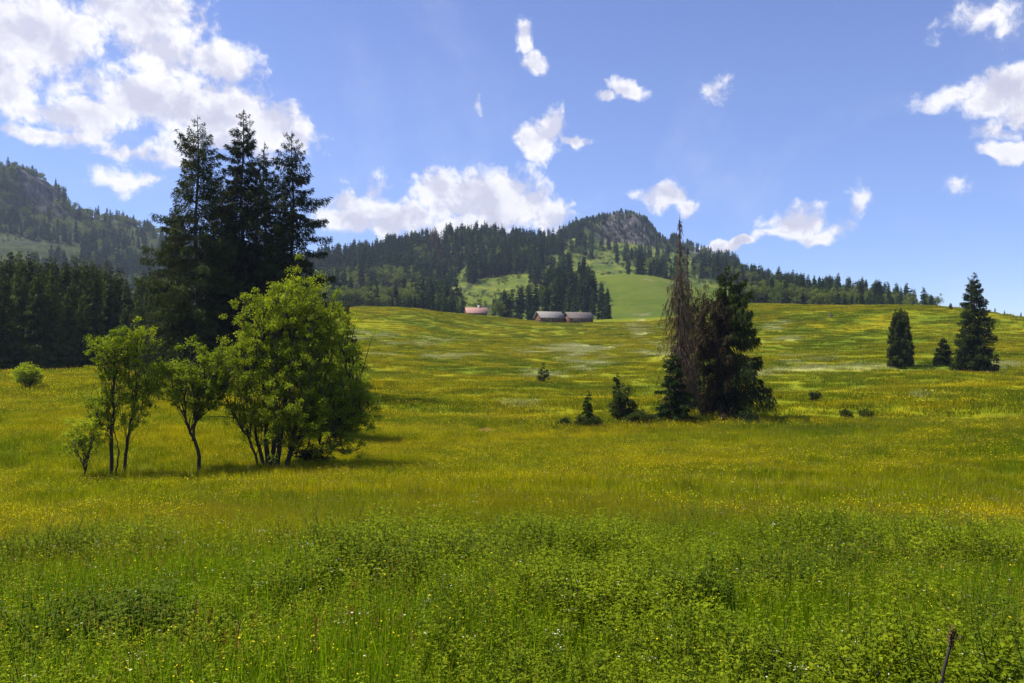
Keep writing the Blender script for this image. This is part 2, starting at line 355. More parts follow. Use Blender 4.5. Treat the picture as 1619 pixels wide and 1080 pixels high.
# ground sheet material
def ground_mat():
    m, n = newmat('meadow_and_hill')
    pos = n.new('ShaderNodeNewGeometry').outputs['Position']
    cv = n.new('ShaderNodeSeparateColor', {0: n.new('ShaderNodeVertexColor', layer_name='cover').outputs[0]})
    cw = n.new('ShaderNodeSeparateColor', {0: n.new('ShaderNodeVertexColor', layer_name='cover_b').outputs[0]})
    pale, rock, wood, soil, hill = cv.outputs[0], cv.outputs[1], cv.outputs[2], cw.outputs[0], cw.outputs[1]
    nz = n.noise(pos, .35, 6, .7)
    near_c = n.mix(n.ramp(nz, .35, .65, .0, .35), n.mix(1., meadow_tone(n), (1.6, 1.45, .7), 'MULTIPLY'), (.06, .08, .004))
    hf = n.noise(pos, .018, 7, .72); hg = n.noise(pos, .09, 6, .75)
    hc = n.mix(n.ramp(hf, .4, .6), (.070, .105, .009), (.135, .155, .018))
    rad = n.new('ShaderNodeVectorMath', {0: pos}, operation='LENGTH').outputs['Value']; farf = n.ramp(rad, 610, 650)
    hc = n.mix(n.ramp(rad, 610, 650, .55, 0), hc, (.050, .078, .008))
    hc = n.mix(n.m('MULTIPLY', farf, n.ramp(hg, .44, .58, 0, .85)), hc, (.040, .065, .018))
    hc = n.mix(n.ramp(n.noise(pos, .05, 6, .75), .58, .68, 0, .6), hc, (.19, .165, .10))
    c = n.mix(hill, near_c, hc)
    pn = n.noise(pos, .25, 5, .7)
    c = n.mix(n.m('MULTIPLY', pale, n.ramp(pn, .35, .6, .25, .8)), c, (.36, .37, .17))
    c = n.mix(n.m('MULTIPLY', soil, n.ramp(pn, .4, .55)), c, (.13, .065, .03))
    c = n.mix(wood, c, n.mix(n.ramp(hg, .4, .6), (.020, .030, .010), (.055, .07, .02)))
    sv = n.new('ShaderNodeVectorMath', {0: pos, 1: (1, 1, .35)}, operation='MULTIPLY').outputs[0]
    rk = n.noise(sv, .14, 8, .75, .6)
    rc = n.mix(n.ramp(rk, .36, .62), (.018, .018, .02), (.12, .11, .115))
    c = n.mix(n.m('MULTIPLY', rock, n.ramp(n.noise(pos, .06, 5, .7), .36, .5, .55, 1)), c, rc)
    bp = n.new('ShaderNodeBump', {'Strength': .5, 'Distance': .6, 'Height': n.m('ADD', nz, n.m('MULTIPLY', n.m('MULTIPLY', rk, rock), 6.))})
    bs = n.new('ShaderNodeBsdfPrincipled', {'Base Color': c, 'Roughness': .95, 'Specular IOR Level': .05, 'Normal': bp.outputs[0]})
    n.new('ShaderNodeOutputMaterial', {0: bs.outputs[0]}); return m
M['ground'] = ground_mat()

# ------------------------------------------------------------------ ground sheets
def ell(px, py, cx, cy_, rx, ry): return np.clip(1.3-np.sqrt(((px-cx)/rx)**2+((py-cy_)/ry)**2), 0, 1)
def inpoly(px, py, poly):
    r = np.zeros(np.shape(px), bool); n_ = len(poly)
    for i in range(n_):
        x1, y1 = poly[i]; x2, y2 = poly[(i+1) % n_]
        c_ = ((y1 > py) != (y2 > py)) & (px < (x2-x1)*(py-y1)/(y2-y1+1e-9)+x1); r ^= c_
    return r
# patches measured on the photograph, used as places on the terrain
PALE = [(935,548,45,7),(880,556,70,8),(905,552,58,9),(930,575,40,7),(875,590,45,6),(650,545,40,4),(720,565,55,5),(600,563,35,3),(1215,510,28,9),(1235,538,24,7),(1250,587,120,5),(1400,585,110,4),
        (1560,578,70,5),(1470,622,45,4),(1590,622,40,3),(1330,566,22,4),(1025,525,12,9),(1060,545,30,7),(1040,560,40,6),(830,640,60,4),(700,535,50,3),(560,530,30,4),(1010,512,12,5),(1290,570,60,4),(450,765,90,5),(180,740,60,5)]
def pale_at(px, py, r):
    s = 0; X_ = r*np.sin(np.arctan((px-CX)/F)); Y_ = r
    px = px+(fbm(X_, Y_, 10, 3)-.5)*110; py = py+(fbm(X_+70, Y_+30, 14, 3)-.5)*22
    for e in PALE: s = np.maximum(s, ell(px, py, *e))
    s = s*sst(.26, .50, fbm(X_*.6, Y_+200, 6, 4))
    return s*(r < 420)
CLEAR = [  # grass openings of the hills, outlines on the photograph (terrain rows, not tree tops)
 [(640,478),(735,462),(760,440),(850,428),(905,415),(860,470),(800,480),(740,492),(700,488)],
 [(880,398),(925,362),(960,382),(1045,392),(1100,412),(1100,440),(1040,450),(950,446),(905,450),(895,430),(860,430)],
 [(930,510),(950,470),(955,438),(1060,436),(1200,455),(1200,520),(930,520)],
 [(-60,368),(30,372),(60,380),(130,388),(122,412),(60,420),(-60,425)],
 [(545,468),(600,455),(650,462),(640,480),(560,480)],
 [(690,470),(720,440),(735,420),(745,425),(735,460)]]
def clear_at(px, py):
    s = np.zeros(np.shape(px), bool)
    for p_ in CLEAR: s |= inpoly(px, py, p_)
    return s
def cover(x, y, z):
    r = np.hypot(x, y); a = np.arctan2(x, y); inv = (np.abs(a) < .85) & (y > 1)
    yy = np.where(y > 1, y, 1); px = CX+F*x/yy; py = CY-F*z/yy
    pale = np.where(inv, pale_at(px, py, r), 0)
    cl = clear_at(px+(fbm(x, y, 30, 3)-.5)*30, py+(fbm(x+99, y, 30, 3)-.5)*12)
    rock = np.exp(-((px-988)/48.)**4)*sst(1140, 1152, r)*sst(1215, 1192, r)
    rock = np.maximum(rock, np.exp(-((px-1120)/40.)**4)*sst(1150, 1160, r)*sst(1215, 1192, r)*.8)
    rock = np.maximum(rock, np.exp(-((px-60)/42.)**4)*sst(1250, 1262, r)*sst(1330, 1305, r))
    rock = np.where(inv, rock, 0)
    scree = ell(px, py, 985, 418, 60, 16)*sst(700, 900, r)*.35*(fbm(x, y, 14, 3) > .5)
    scree = np.maximum(scree, ell(px, py, 50, 380, 110, 14)*.2*(r > 700))
    rock = np.maximum(rock, np.where(inv, scree, 0))
    wood = sst(430, 520, r)*np.where(cl & inv, 0, 1)*(1-np.clip(rock*2, 0, 1))
    lw = sst(166, 174, r)*sst(300, 230, px)            # the dark wood on the left
    wood = np.maximum(wood, np.where(px < 330, lw, 0))
    soil = np.where(inv, ell(px, py, 762, 681, 34, 7), 0)*(r < 120)
    soil = np.maximum(soil, np.where(inv, ell(px, py, 1180, 657, 40, 4), 0)*(r < 120)*.7)
    hill = sst(395, 440, r)
    return np.stack([pale, rock, wood, np.ones_like(r)], 1), np.stack([soil, hill, 0*r, np.ones_like(r)], 1)
def sheet(name, r_list, az_list, full):
    R_, A_ = np.meshgrid(r_list, az_list, indexing='ij'); x = (R_*np.sin(A_)).ravel(); y = (R_*np.cos(A_)).ravel(); z = H(x, y)
    nr, na = R_.shape; i = np.arange(nr-1)[:, None]*na
    j = np.arange(na)[None] if full else np.arange(na-1)[None]; j2 = (j+1) % na
    q = np.stack([i+j, i+j2, i+na+j2, i+na+j], -1).reshape(-1, 4)
    me = mesh(name, np.stack([x, y, z], 1), [q[:, ::-1]], [M['ground']], smooth=True)
    a_, b_ = cover(x, y, z)
    for nm, cc in (('cover', a_), ('cover_b', b_)):
        ca = me.color_attributes.new(nm, 'FLOAT_COLOR', 'POINT'); ca.data.foreach_set('color', cc.astype(np.float32).ravel())
    o = obj(name, me); tag(o, kind='structure'); return o
azl = np.concatenate([np.linspace(-pi, -.75, 90)[:-1], np.linspace(-.75, .75, 760), np.linspace(.75, pi, 91)[1:-1]])
sheet('meadow', np.concatenate([[.02], np.geomspace(.8, 420, 330)]), azl, True)
sheet('hills', np.concatenate([np.linspace(420, 1130, 170)[:-1], np.linspace(1130, 1340, 90)[:-1], np.geomspace(1340, 2100, 22)]), azl, True)

# ------------------------------------------------------------------ tree makers (meshes in local coordinates)
def spruce(seed, h, R, nb=26000, wh=.5, base=.04, blen=.42, bw=.07, prof=.8, droop=.3, gap=.15, wood=True, side=None, bare=0., hang=.8, top=.05, taper_base=.1, trunk_r=None, lean=0., brown=None, ev=.5):
    """returns trunk MB, limb MB, needle MB (and brown needle MB)"""
    g = np.random.RandomState(seed); T = MB(); Lm = MB(); Nd = MB(); Br = MB()
    tr = trunk_r or h*.011
    zz = np.linspace(-.4, h, 14); ax = np.stack([np.sin(zz*.35+seed)*.006*h*np.sin(zz/h*3), lean*(zz/h)**2*h+np.cos(zz*.3+seed)*.004*h, zz], 1)
    T.tube(ax, tr*(1-zz.clip(0)/h)**.8*np.where(zz < .3, 1.35, 1)+.012*h/20, 8)
    nw = int(h*(1-base)/wh); tt = []; ph = []
    for i in range(nw):
        t0 = base+(1-base)*(i+.5)/nw; k = g.randint(4, 7) if t0 < .93 else 3
        p0 = g.rand()*6.28
        for j in range(k):
            if g.rand() < gap: continue
            tt.append(min(.985, t0+g.uniform(-.4, .4)/nw)); ph.append(p0+j*2*pi/k+g.uniform(-.3, .3))
    t = np.array(tt); ph = np.array(ph)
    L = R*((1-t)**prof)*np.clip((t-base)/taper_base*.35+.65, .3, 1)*g.uniform(1-ev, 1.15, len(t))+R*top*np.clip((1-t)/.1, .2, 1)
    L *= 1+.44*ev*np.sin(ph*2+seed)
    L *= 1+2*ev*(.5*vn(ph*1.2+seed*3, t*14)-.25)
    if side is not None: L *= np.where(np.cos(ph-side[0]) > side[1], 1, side[2])
    a = np.interp(t, [0, .4, .75, 1], [-.28, -.12, .22, .8])-droop*.3
    P0 = np.stack([np.interp(t*h, zz, ax[:, 0]), np.interp(t*h, zz, ax[:, 1]), t*h], 1)
    out = np.stack([np.cos(ph), np.sin(ph), 0*ph], 1)
    def bp(i, s):
        dz = L[i]*(a[i]*s-droop*s**1.5+droop*.85*s**3)
        p = P0[i]+out[i]*(L[i]*s)[:, None]; p[:, 2] += dz; return p
    if wood:
        for i in range(len(t)):
            s = np.linspace(0, .93, 5); Lm.tube(bp(np.full(5, i), s), np.linspace(.035, .008, 5)*h/25, 3)
    wgt = L**1.3+.04;  n_ = nb
    bi = g.choice(len(t), n_, p=wgt/wgt.sum()); s = g.rand(n_)**.75*.97+.03
    sd = np.where(g.rand(n_) < .5, 1, -1); tl = (.30*L[bi]*(1.05-s)+.10+.03*L[bi])*g.uniform(.5, 1.1, n_); u = g.rand(n_)
    perp = np.stack([-out[bi, 1], out[bi, 0], 0*s], 1)*sd[:, None]
    td = unit(out[bi]*.75+perp+np.array([0, 0, -.25])); P = bp(bi, s)+td*(tl*u)[:, None]
    P[:, 2] -= hang*(.35*tl*u**1.5+g.rand(n_)**1.6*.40*np.minimum(np.sqrt(L[bi]), L[bi])*np.clip(wh*2, .5, 1.6))
    dirv = unit(td*.55+out[bi]*.3+np.array([0, 0, -1.])*hang*g.uniform(.2, 1.2, n_)[:, None]+g.normal(0, .35, (n_, 3)))
    ft = np.clip((1-t[bi])/.12, .5, 1)
    ln = blen*ft*g.uniform(.5, 1.25, n_); D = dirv*ln[:, None]
    W = unit(np.cross(dirv, g.normal(0, 1, (n_, 3))+np.array([0, 0, .6])))*(bw*(.4+.6*ft)*g.uniform(.6, 1.3, n_))[:, None]
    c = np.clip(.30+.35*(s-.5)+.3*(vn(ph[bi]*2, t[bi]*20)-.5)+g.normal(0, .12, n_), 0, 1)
    isb = np.zeros(n_, bool)
    if brown is not None: isb = brown(P, t[bi], ph[bi], g)
    if bare: keep = g.rand(n_) > bare
    else: keep = np.ones(n_, bool)
    k1 = keep & ~isb; k2 = keep & isb
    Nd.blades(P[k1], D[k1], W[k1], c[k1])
    if k2.any(): Br.blades(P[k2], D[k2], W[k2], c[k2])
    return T, Lm, Nd, Br
def broad(seed, stems, blobs, ncl, nl, rc, leaf, attach=.35, limb_r=.035, sparse=0, trunk_r=.12, tone=(.2, .75)):
    """stems: polylines with a base radius; blobs: crown ellipsoids (x,y,z,rx,ry,rz,weight)"""
    g = np.random.RandomState(seed); T = MB(); Lm = MB(); Lf = MB(); SP = []
    for (pts, r0) in stems:
        pts = np.array(pts, float); tk = np.linspace(0, 1, len(pts)); td = np.linspace(0, 1, 16)
        P = pchip(tk, pts, td); P[1:-1, :2] += g.normal(0, .035, (14, 2)); R_ = r0*(1-.85*td)+.01
        T.tube(P, R_, 7); SP.append(P[3:])
    SP = np.concatenate(SP)
    B = np.array(blobs, float); wv_ = B[:, 3]*B[:, 4]*B[:, 5]*B[:, 6]; bi = g.choice(len(B), ncl, p=wv_/wv_.sum())
    dv = unit(g.normal(0, 1, (ncl, 3))); rr = g.rand(ncl)**.42
    Cn = B[bi, :3]+dv*rr[:, None]*B[bi, 3:6]*(1+.22*g.normal(0, 1, (ncl, 1)))
    sc3 = rc*4.2; q3 = vn(Cn[:, 0]/sc3+seed, Cn[:, 2]/sc3)*.5+vn(Cn[:, 1]/sc3+seed*2, Cn[:, 2]/sc3+7)*.5
    o3 = np.argsort(-q3-.25*g.rand(ncl)); Cn = Cn[o3[:int(ncl*(.86 if ncl > 1000 else .72))]]; ncl = len(Cn)
    zt = (B[:, 2]+B[:, 5]).max(); zb = (B[:, 2]-B[:, 5]).min()
    for k in range(ncl):
        dd_ = np.linalg.norm(SP-(Cn[k]-np.array([0, 0, 1.2])), axis=1)+np.where(SP[:, 2] > Cn[k, 2], 3, 0); j = np.argmin(dd_+g.rand(len(dd_))*.6)
        p0 = SP[j]; p2 = Cn[k]; p1 = (p0+p2)/2+np.array([0, 0, .25*np.linalg.norm(p2-p0)*.5])+g.normal(0, .08, 3)
        s = np.linspace(0, 1, 5)[:, None]; Lm.tube((1-s)**2*p0+2*s*(1-s)*p1+s*s*p2, np.linspace(limb_r, limb_r*.25, 5), 3)
        SP = np.concatenate([SP, (p1*.6+p2*.4)[None]]) if k % 2 else SP
    n_ = ncl*nl; ci = np.repeat(np.arange(ncl), nl); rcv = rc*g.uniform(.6, 1.35, ncl)
    off = unit(g.normal(0, 1, (n_, 3)))*(g.rand(n_)**.55)[:, None]*rcv[ci][:, None]*np.array([1, 1, .72])
    P = Cn[ci]+off
    d_ = unit(g.normal(0, 1, (n_, 3))+off*.8/rc+np.array([0, 0, -.35])); ll = leaf*g.uniform(.6, 1.3, n_)
    nrm = unit(g.normal(0, .7, (n_, 3))+np.array([0, 0, 1.])); W = unit(np.cross(d_, nrm))*(ll*.38)[:, None]
    c = tone[0]+(tone[1]-tone[0])*(.5*g.rand(n_)+.5*g.rand(ncl)[ci])
    Lf.blades(P, d_*ll[:, None], W, c, 'quad'); return T, Lm, Lf
def plant_tree(name, parts, mats, loc, rz, label, cat, group=None, names=('trunk', 'branches', 'crown', 'dead_foliage')):
    e = empty(name, loc, rz); tag(e, label, cat, group)
    for p_, m_, nm in zip(parts, mats, names):
        if p_ is None or not p_.V: continue
        obj(nm, p_.mesh(nm, [m_], smooth=(nm == 'trunk')), e)
    return e
def copy_tree(o, parent=None):
    c_ = o.copy(); C.objects.link(c_); c_.parent = parent
    for ch in kids.get(o.name, []): copy_tree(ch, c_)
    return c_
kids = {}
def remember(o):
    kids[o.name] = [q for q in C.objects if q.parent is o]
SPM = [M['bark'], M['bark'], M['spruce'], M['brown_needles']]

# ------------------------------------------------------------------ big spruce group on the left
for k, (px, r, topy, Rr, sd, lab, kw) in enumerate([
    (312, 103, 180, 8.4, 11, 'very tall dark spruce at the left end of the big spruce clump, widest skirt', dict(gap=.22, prof=.72)),
    (384, 106, 171, 5.4, 22, 'tallest thin topped dark spruce in the middle of the big spruce clump', dict(gap=.24, prof=.60)),
    (418, 112, 222, 5.8, 33, 'shorter dark spruce wedged between the two right hand tops of the big clump', dict(gap=.12)),
    (462, 104, 206, 6.4, 44, 'tall dark spruce at the right end of the big spruce clump, branches over the bush', dict(gap=.2, prof=.60)),
    (352, 110, 270, 6.8, 55, 'lower dark spruce filling the clump between its left and middle tops', dict(gap=.08)),
    (278, 108, 318, 5.6, 66, 'shortest dark spruce at the left flank of the big spruce clump', dict(gap=.15))]):
    x, y, z = at(px, r); h = (CY-topy)/F*y-z
    T, L_, Nn, Br = spruce(sd, h, Rr, nb=60000 if h > 30 else 44000, blen=.46, bw=.062, base=.03, wh=.50, hang=.8, droop=.36, **kw)
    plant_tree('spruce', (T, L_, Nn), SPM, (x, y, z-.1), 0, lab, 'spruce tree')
# small dark spruce behind the big bush
x, y, z = at(547, 140); h = (CY-472)/F*y-z
plant_tree('spruce', spruce(61, h, 2.2, nb=9000, blen=.45, bw=.07)[:3], SPM, (x, y, z), 0, 'small dark spruce poking up just right behind the big round bush', 'spruce tree')
x, y, z = at(560, 118); h = (CY-530)/F*y-z
plant_tree('spruce', spruce(62, h, 2.4, nb=8000, blen=.45, bw=.07)[:3], SPM, (x, y, z), 0, 'low dark spruce half hidden at the right edge of the big round bush', 'spruce tree')

# ------------------------------------------------------------------ broadleaf group in front of it
LM = [M['bark_grey'], M['bark_grey'], M['leaf']]
def place(px, py):
    x, y, z, r = hit(px, py, 30, 200); return x, y, z, y/F          # metres per photo pixel there
def bl(u, px, py, rx, ry, dy=0, wt=1, rd=None):                     # crown blob from photo pixels relative to the base (px0,py0)
    return ((px-u[0])*u[2], dy, (u[1]-py)*u[2], rx*u[2], (rd or rx)*u[2], ry*u[2], wt)
def stm(u, pts, r0, dy=0): return ([((px-u[0])*u[2], dy*(i/(len(pts)-1)), (u[1]-py)*u[2]-(.3 if i == 0 else 0)) for i, (px, py) in enumerate(pts)], r0)
x, y, z, s = place(430, 742); u = (430, 742, s)
stems = [stm(u, q, r, dy) for q, r, dy in [([(418,744),(405,690),(392,640),(380,560)], .13, .5), ([(424,744),(422,680),(418,600),(420,500)], .17, -.4), ([(430,745),(432,680),(438,600),(445,470)], .17, .8),
    ([(436,744),(446,690),(456,620),(470,520)], .18, -.8), ([(450,742),(462,700),(476,640),(505,520)], .17, .3), ([(446,742),(470,700),(510,660),(555,600)], .12, -.5), ([(412,744),(398,700),(370,650),(350,590)], .08, -.6)]]
blobs = [bl(u, 470, 486, 66, 54), bl(u, 422, 515, 55, 52), bl(u, 505, 545, 68, 62), bl(u, 430, 590, 75, 62), bl(u, 525, 620, 62, 55), bl(u, 392, 560, 42, 45), bl(u, 480, 655, 85, 50, 0, 1.1), bl(u, 560, 645, 42, 42), bl(u, 500, 700, 45, 26, 0, .5), bl(u, 395, 655, 40, 38, 0, .6)]
plant_tree('broadleaf_tree', broad(101, stems, blobs+[bl(u, 395, 640, 40, 60, 0, .5), bl(u, 540, 690, 45, 36, 0, .8), bl(u, 470, 690, 60, 30, 0, .5)], 2000, 78, .34, .10, tone=(.1, .9)), LM, (x, y, z), 0, 'big round bright green multi-stemmed broadleaf tree beside the meadow, left of centre', 'broadleaf tree')
x, y, z, s = place(313, 748); u = (313, 748, s)
plant_tree('broadleaf_tree', broad(102, [stm(u, [(313,750),(314,715),(300,680),(292,640),(300,580)], .12), stm(u, [(305,690),(309,650),(318,600),(330,560)], .08)],
    [bl(u, 310, 580, 55, 40), bl(u, 345, 600, 42, 40), bl(u, 275, 600, 35, 30), bl(u, 300, 635, 55, 24, 0, .7)], 430, 62, .28, .11), LM, (x, y, z), 0, 'low flat crowned tree with one crooked trunk, between thin pair and big round tree', 'broadleaf tree')
x, y, z, s = place(178, 754); u = (178, 754, s)
plant_tree('broadleaf_tree', broad(103, [stm(u, [(178,756),(176,700),(179,640),(180,560),(176,530)], .11), stm(u, [(184,752),(187,715),(180,670)], .05)],
    [bl(u, 175, 555, 34, 34), bl(u, 163, 600, 30, 36), bl(u, 156, 645, 28, 46, 0, .8), bl(u, 190, 610, 26, 44, 0, .8), bl(u, 195, 530, 22, 16)], 330, 46, .26, .105, limb_r=.02), LM, (x, y, z), 0, 'slim airy tree with straight dark trunk, left one of the thin pair', 'broadleaf tree')
x, y, z, s = place(197, 750); u = (197, 750, s)
plant_tree('broadleaf_tree', broad(104, [stm(u, [(197,752),(199,710),(208,665),(215,600),(218,540)], .10)],
    [bl(u, 215, 545, 30, 32), bl(u, 230, 590, 30, 38), bl(u, 212, 645, 28, 44, 0, .7), bl(u, 242, 615, 22, 28, 0, .7)], 300, 46, .25, .105, limb_r=.02), LM, (x, y, z), 0, 'slim airy tree with curved trunk, right one of the thin pair', 'broadleaf tree')
x, y, z, s = place(134, 760); u = (134, 760, s)
plant_tree('broadleaf_tree', broad(105, [stm(u, [(134,762),(134,730),(128,700),(122,670)], .05), stm(u, [(134,740),(142,712),(148,690)], .03)],
    [bl(u, 125, 690, 36, 30), bl(u, 112, 675, 20, 16), bl(u, 145, 705, 22, 18, 0, .6)], 110, 40, .3, .11, limb_r=.016), LM, (x, y, z), 0, 'small sparse pale sapling at the far left of the leafy group', 'sapling')
x, y, z, s = place(545, 700); u = (545, 700, s)
plant_tree('broadleaf_tree', broad(106, [stm(u, [(540,702),(536,660),(530,600)], .14), stm(u, [(548,702),(556,660),(565,600)], .12)],
    [bl(u, 535, 590, 45, 50), bl(u, 560, 640, 44, 48), bl(u, 520, 650, 40, 40), bl(u, 585, 655, 22, 26, 0, .6)], 420, 80, .45, .14, tone=(0, .6)), LM, (x, y, z), 0, 'darker broadleaf tree tucked behind the right flank of the big round tree', 'broadleaf tree')  # leaf tones run darker than on the neighbouring trees
x, y, z, s = place(495, 738); u = (495, 738, s)
plant_tree('shrub', broad(107, [stm(u, [(490,740),(488,725),(484,712)], .04), stm(u, [(497,740),(503,725),(510,714)], .04)],
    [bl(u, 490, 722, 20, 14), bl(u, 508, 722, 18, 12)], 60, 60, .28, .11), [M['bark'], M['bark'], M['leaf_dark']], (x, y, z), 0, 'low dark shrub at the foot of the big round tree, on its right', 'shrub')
x, y, z, s = place(42, 618); u = (42, 618, s)
plant_tree('shrub', broad(108, [stm(u, [(42,620),(40,600),(38,585)], .07), stm(u, [(44,620),(50,600),(55,590)], .06)],
    [bl(u, 40, 592, 22, 18), bl(u, 52, 598, 14, 14), bl(u, 44, 610, 14, 8)], 110, 50, .5, .2), LM, (x, y, z), 0, 'round pale green bush alone in front of the dark wood at the left', 'shrub')

# ------------------------------------------------------------------ dying spruce group right of centre
def dead_spruce(seed, h, R, nb, top_r=.02, t0=.12):
    g = np.random.RandomState(seed); T = MB(); Lm = MB(); Tw = MB()
    zz = np.linspace(-.3, h, 16); ax = np.stack([.10*np.sin(zz*.6), .06*np.cos(zz*.5), zz], 1); T.tube(ax, .21*(1-zz.clip(0)/h)**.9+top_r, 8)
    for i in range(nb):
        t = t0+(.97-t0)*g.rand()**.95; ph = g.rand()*6.28; L = R*(1.02-t)**.45*g.uniform(.35, 1.15)*(1 if t < .72 else .35)
        s = np.linspace(0, 1, 6); o_ = np.array([cos(ph), sin(ph)])
        dz = L*(-.25*s-1.25*s**2.2) if g.rand() < .8 else L*(.2*s-.35*s*s)
        P = np.stack([o_[0]*L*s*.85, o_[1]*L*s*.85, t*h+dz], 1); Lm.tube(P, np.linspace(.028, .008, 6), 3)
        m = int(6+26*L/R) if t < .7 else 4; u_ = g.uniform(.1, 1, m); Q = np.stack([np.interp(u_, s, P[:, k]) for k in range(3)], 1)
        D = np.stack([g.normal(0, .13, m), g.normal(0, .13, m), -g.uniform(.2, 1.0, m)*(1 if t < .75 else .4)], 1); W = np.stack([g.normal(0, 1, m), g.normal(0, 1, m), 0*u_], 1); W = unit(W)*.026
        Tw.blades(Q, D, W, g.uniform(0, 1, m))
    return T, Lm, Tw
x, y, z, s = place(1075, 664)
h = (CY-338)/F*y-z
plant_tree('dead_spruce', dead_spruce(201, h, 3.5, 400), [M['dead'], M['dead'], M['brown_needles']], (x, y, z), 0, 'tall bare dead spruce with needle thin top and drooping brown twigs', 'dead tree', names=('trunk', 'branches', 'hanging_twigs'))
x, y, z = at(1087, 97); h = (CY-385)/F*y-z
plant_tree('dead_spruce', dead_spruce(202, h, 2.2, 220), [M['dead'], M['dead'], M['brown_needles']], (x, y, z), 0, 'shorter dead spruce pressed against the right side of the tallest bare one', 'dead tree', names=('trunk', 'branches', 'hanging_twigs'))
x, y, z = at(1113, 95); h = (CY-448)/F*y-z
plant_tree('dying_spruce', spruce(203, h, 3.1, nb=13000, bare=.0, blen=.5, bw=.05, gap=.3, hang=1.6, base=.1, prof=.45, brown=lambda P, t, ph, g: g.rand(len(t)) < .8)[:4], [M['dead'], M['dead'], M['spruce'], M['brown_needles']], (x, y, z), 0, 'brown dying spruce in the middle of the clump, mostly dead needles', 'dying tree')
x, y, z, s = place(1147, 661); h = (CY-420)/F*y-z
plant_tree('half_dead_spruce', spruce(204, h, 5.0, nb=36000, wh=.36, blen=.46, bw=.055, gap=.25, hang=1.6, base=.12, prof=.62, droop=.45, top=.03, trunk_r=.34, side=(0, -.35, .62),
    brown=lambda P, t, ph, g: (P[:, 0] < .1) & (t < .8) & (g.rand(len(t)) < .75))[:4], SPM, (x, y, z), 0, 'broad dark spruce with thick trunk, green on the right and brown on the left', 'spruce tree')
x, y, z, s = place(1066, 668); h = (CY-556)/F*y-z
plant_tree('young_spruce', spruce(205, h, 2.3, nb=12000, blen=.36, bw=.06, base=.02, wh=.35, hang=.5, droop=.1, prof=.75, gap=.2)[:3], [M['bark'], M['bark'], M['spruce_young']], (x, y, z), 0, 'fresh green young spruce at the foot of the tall bare dead one', 'spruce tree')
x, y, z = at(1098, 93); h = (CY-585)/F*y-z
plant_tree('young_spruce', spruce(206, h, 2.0, nb=6000, blen=.42, bw=.06, base=.02, hang=.3, droop=.1, prof=.6)[:3], [M['bark'], M['bark'], M['spruce_young']], (x, y, z), 0, 'low green spruce under the brown dying one, between two trunks', 'spruce tree')

# ------------------------------------------------------------------ lone spruces on the right slope
for (px, by, ty, Rr, sd, lab, kw) in [
    (1541, 590, 429, 4.9, 301, 'tall broad dark spruce standing alone at the right edge of the meadow', dict(nb=34000, prof=.66, gap=.1, top=.03, hang=1.2, ev=.35)),
    (1423, 580, 487, 2.75, 302, 'dense dark column shaped spruce with blunt top, left of the tall lone one', dict(nb=26000, prof=.36, gap=.0, hang=1.6, taper_base=.3, top=.02, ev=.15)),
    (1491, 578, 532, 1.95, 303, 'little cone shaped spruce between the column spruce and the tall one', dict(nb=12000, prof=.8, gap=.03, ev=.2))]:
    x, y, z, r = hit(px, by, 60, 250); h = (CY-ty)/F*y-z
    plant_tree('spruce', spruce(sd, h, Rr, base=.01, blen=.42, bw=.075, wh=.36, **kw)[:3], SPM, (x, y, z-.1), 0, lab, 'spruce tree')
# ------------------------------------------------------------------ shrubs and saplings in the ditch and on the meadow
for (px, by, ty, hw, sd, lab, dark) in [
    (858, 605, 578, 10, 401, 'small round shrub alone in the middle of the open slope', 1),
    (893, 676, 664, 9, 402, 'tiny low dark shrub at the left end of the ditch', 1),
    (932, 678, 655, 22, 403, 'low spreading shrub around the thin sapling in the ditch', 1),
    (985, 668, 612, 20, 404, 'dense dark bush left of the dying spruce clump', 1),
    (1012, 672, 648, 24, 405, 'low dark shrub between the dense bush and the spruce clump', 1),
    (1288, 638, 617, 9, 406, 'small green shrub on the slope right of the spruce clump', 1),
    (1338, 660, 650, 10, 407, 'tiny dark shrub in the ditch right of the spruce clump', 1),
    (1369, 660, 648, 10, 408, 'slightly larger dark shrub in the right part of the ditch', 1)]:
    x, y, z, s = place(px, by); u = (px, by, s); cyy = (by+ty)/2
    plant_tree('shrub', broad(sd, [stm(u, [(px-2, by+1), (px-3, cyy), (px-hw*.4, ty+4)], .05), stm(u, [(px+2, by+1), (px+3, cyy), (px+hw*.4, ty+5)], .05)],
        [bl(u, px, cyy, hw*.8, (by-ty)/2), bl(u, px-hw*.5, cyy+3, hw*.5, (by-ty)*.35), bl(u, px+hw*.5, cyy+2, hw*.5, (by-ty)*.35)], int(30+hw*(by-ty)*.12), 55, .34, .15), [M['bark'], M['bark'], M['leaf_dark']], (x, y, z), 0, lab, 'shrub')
for (px, by, ty, Rr, sd, lab) in [(930, 676, 617, .62, 411, 'thin young spruce rising from the low shrubs of the ditch'), (975, 662, 588, .9, 412, 'spindly sapling spruce poking above the dense dark bush'),
    (1503, 489, 479, .9, 413, 'tiny spruce on the ridge just left of the tall lone one')]:
    x, y, z, r = hit(px, by, 60, 600) if px < 1400 else (*at(px, 301), 301); h = (CY-ty)/F*y-z
    plant_tree('young_spruce', spruce(sd, h, Rr, nb=2500, blen=.3, bw=.06, wh=.35)[:3], [M['bark'], M['bark'], M['spruce_young']], (x, y, z), 0, lab, 'spruce tree')
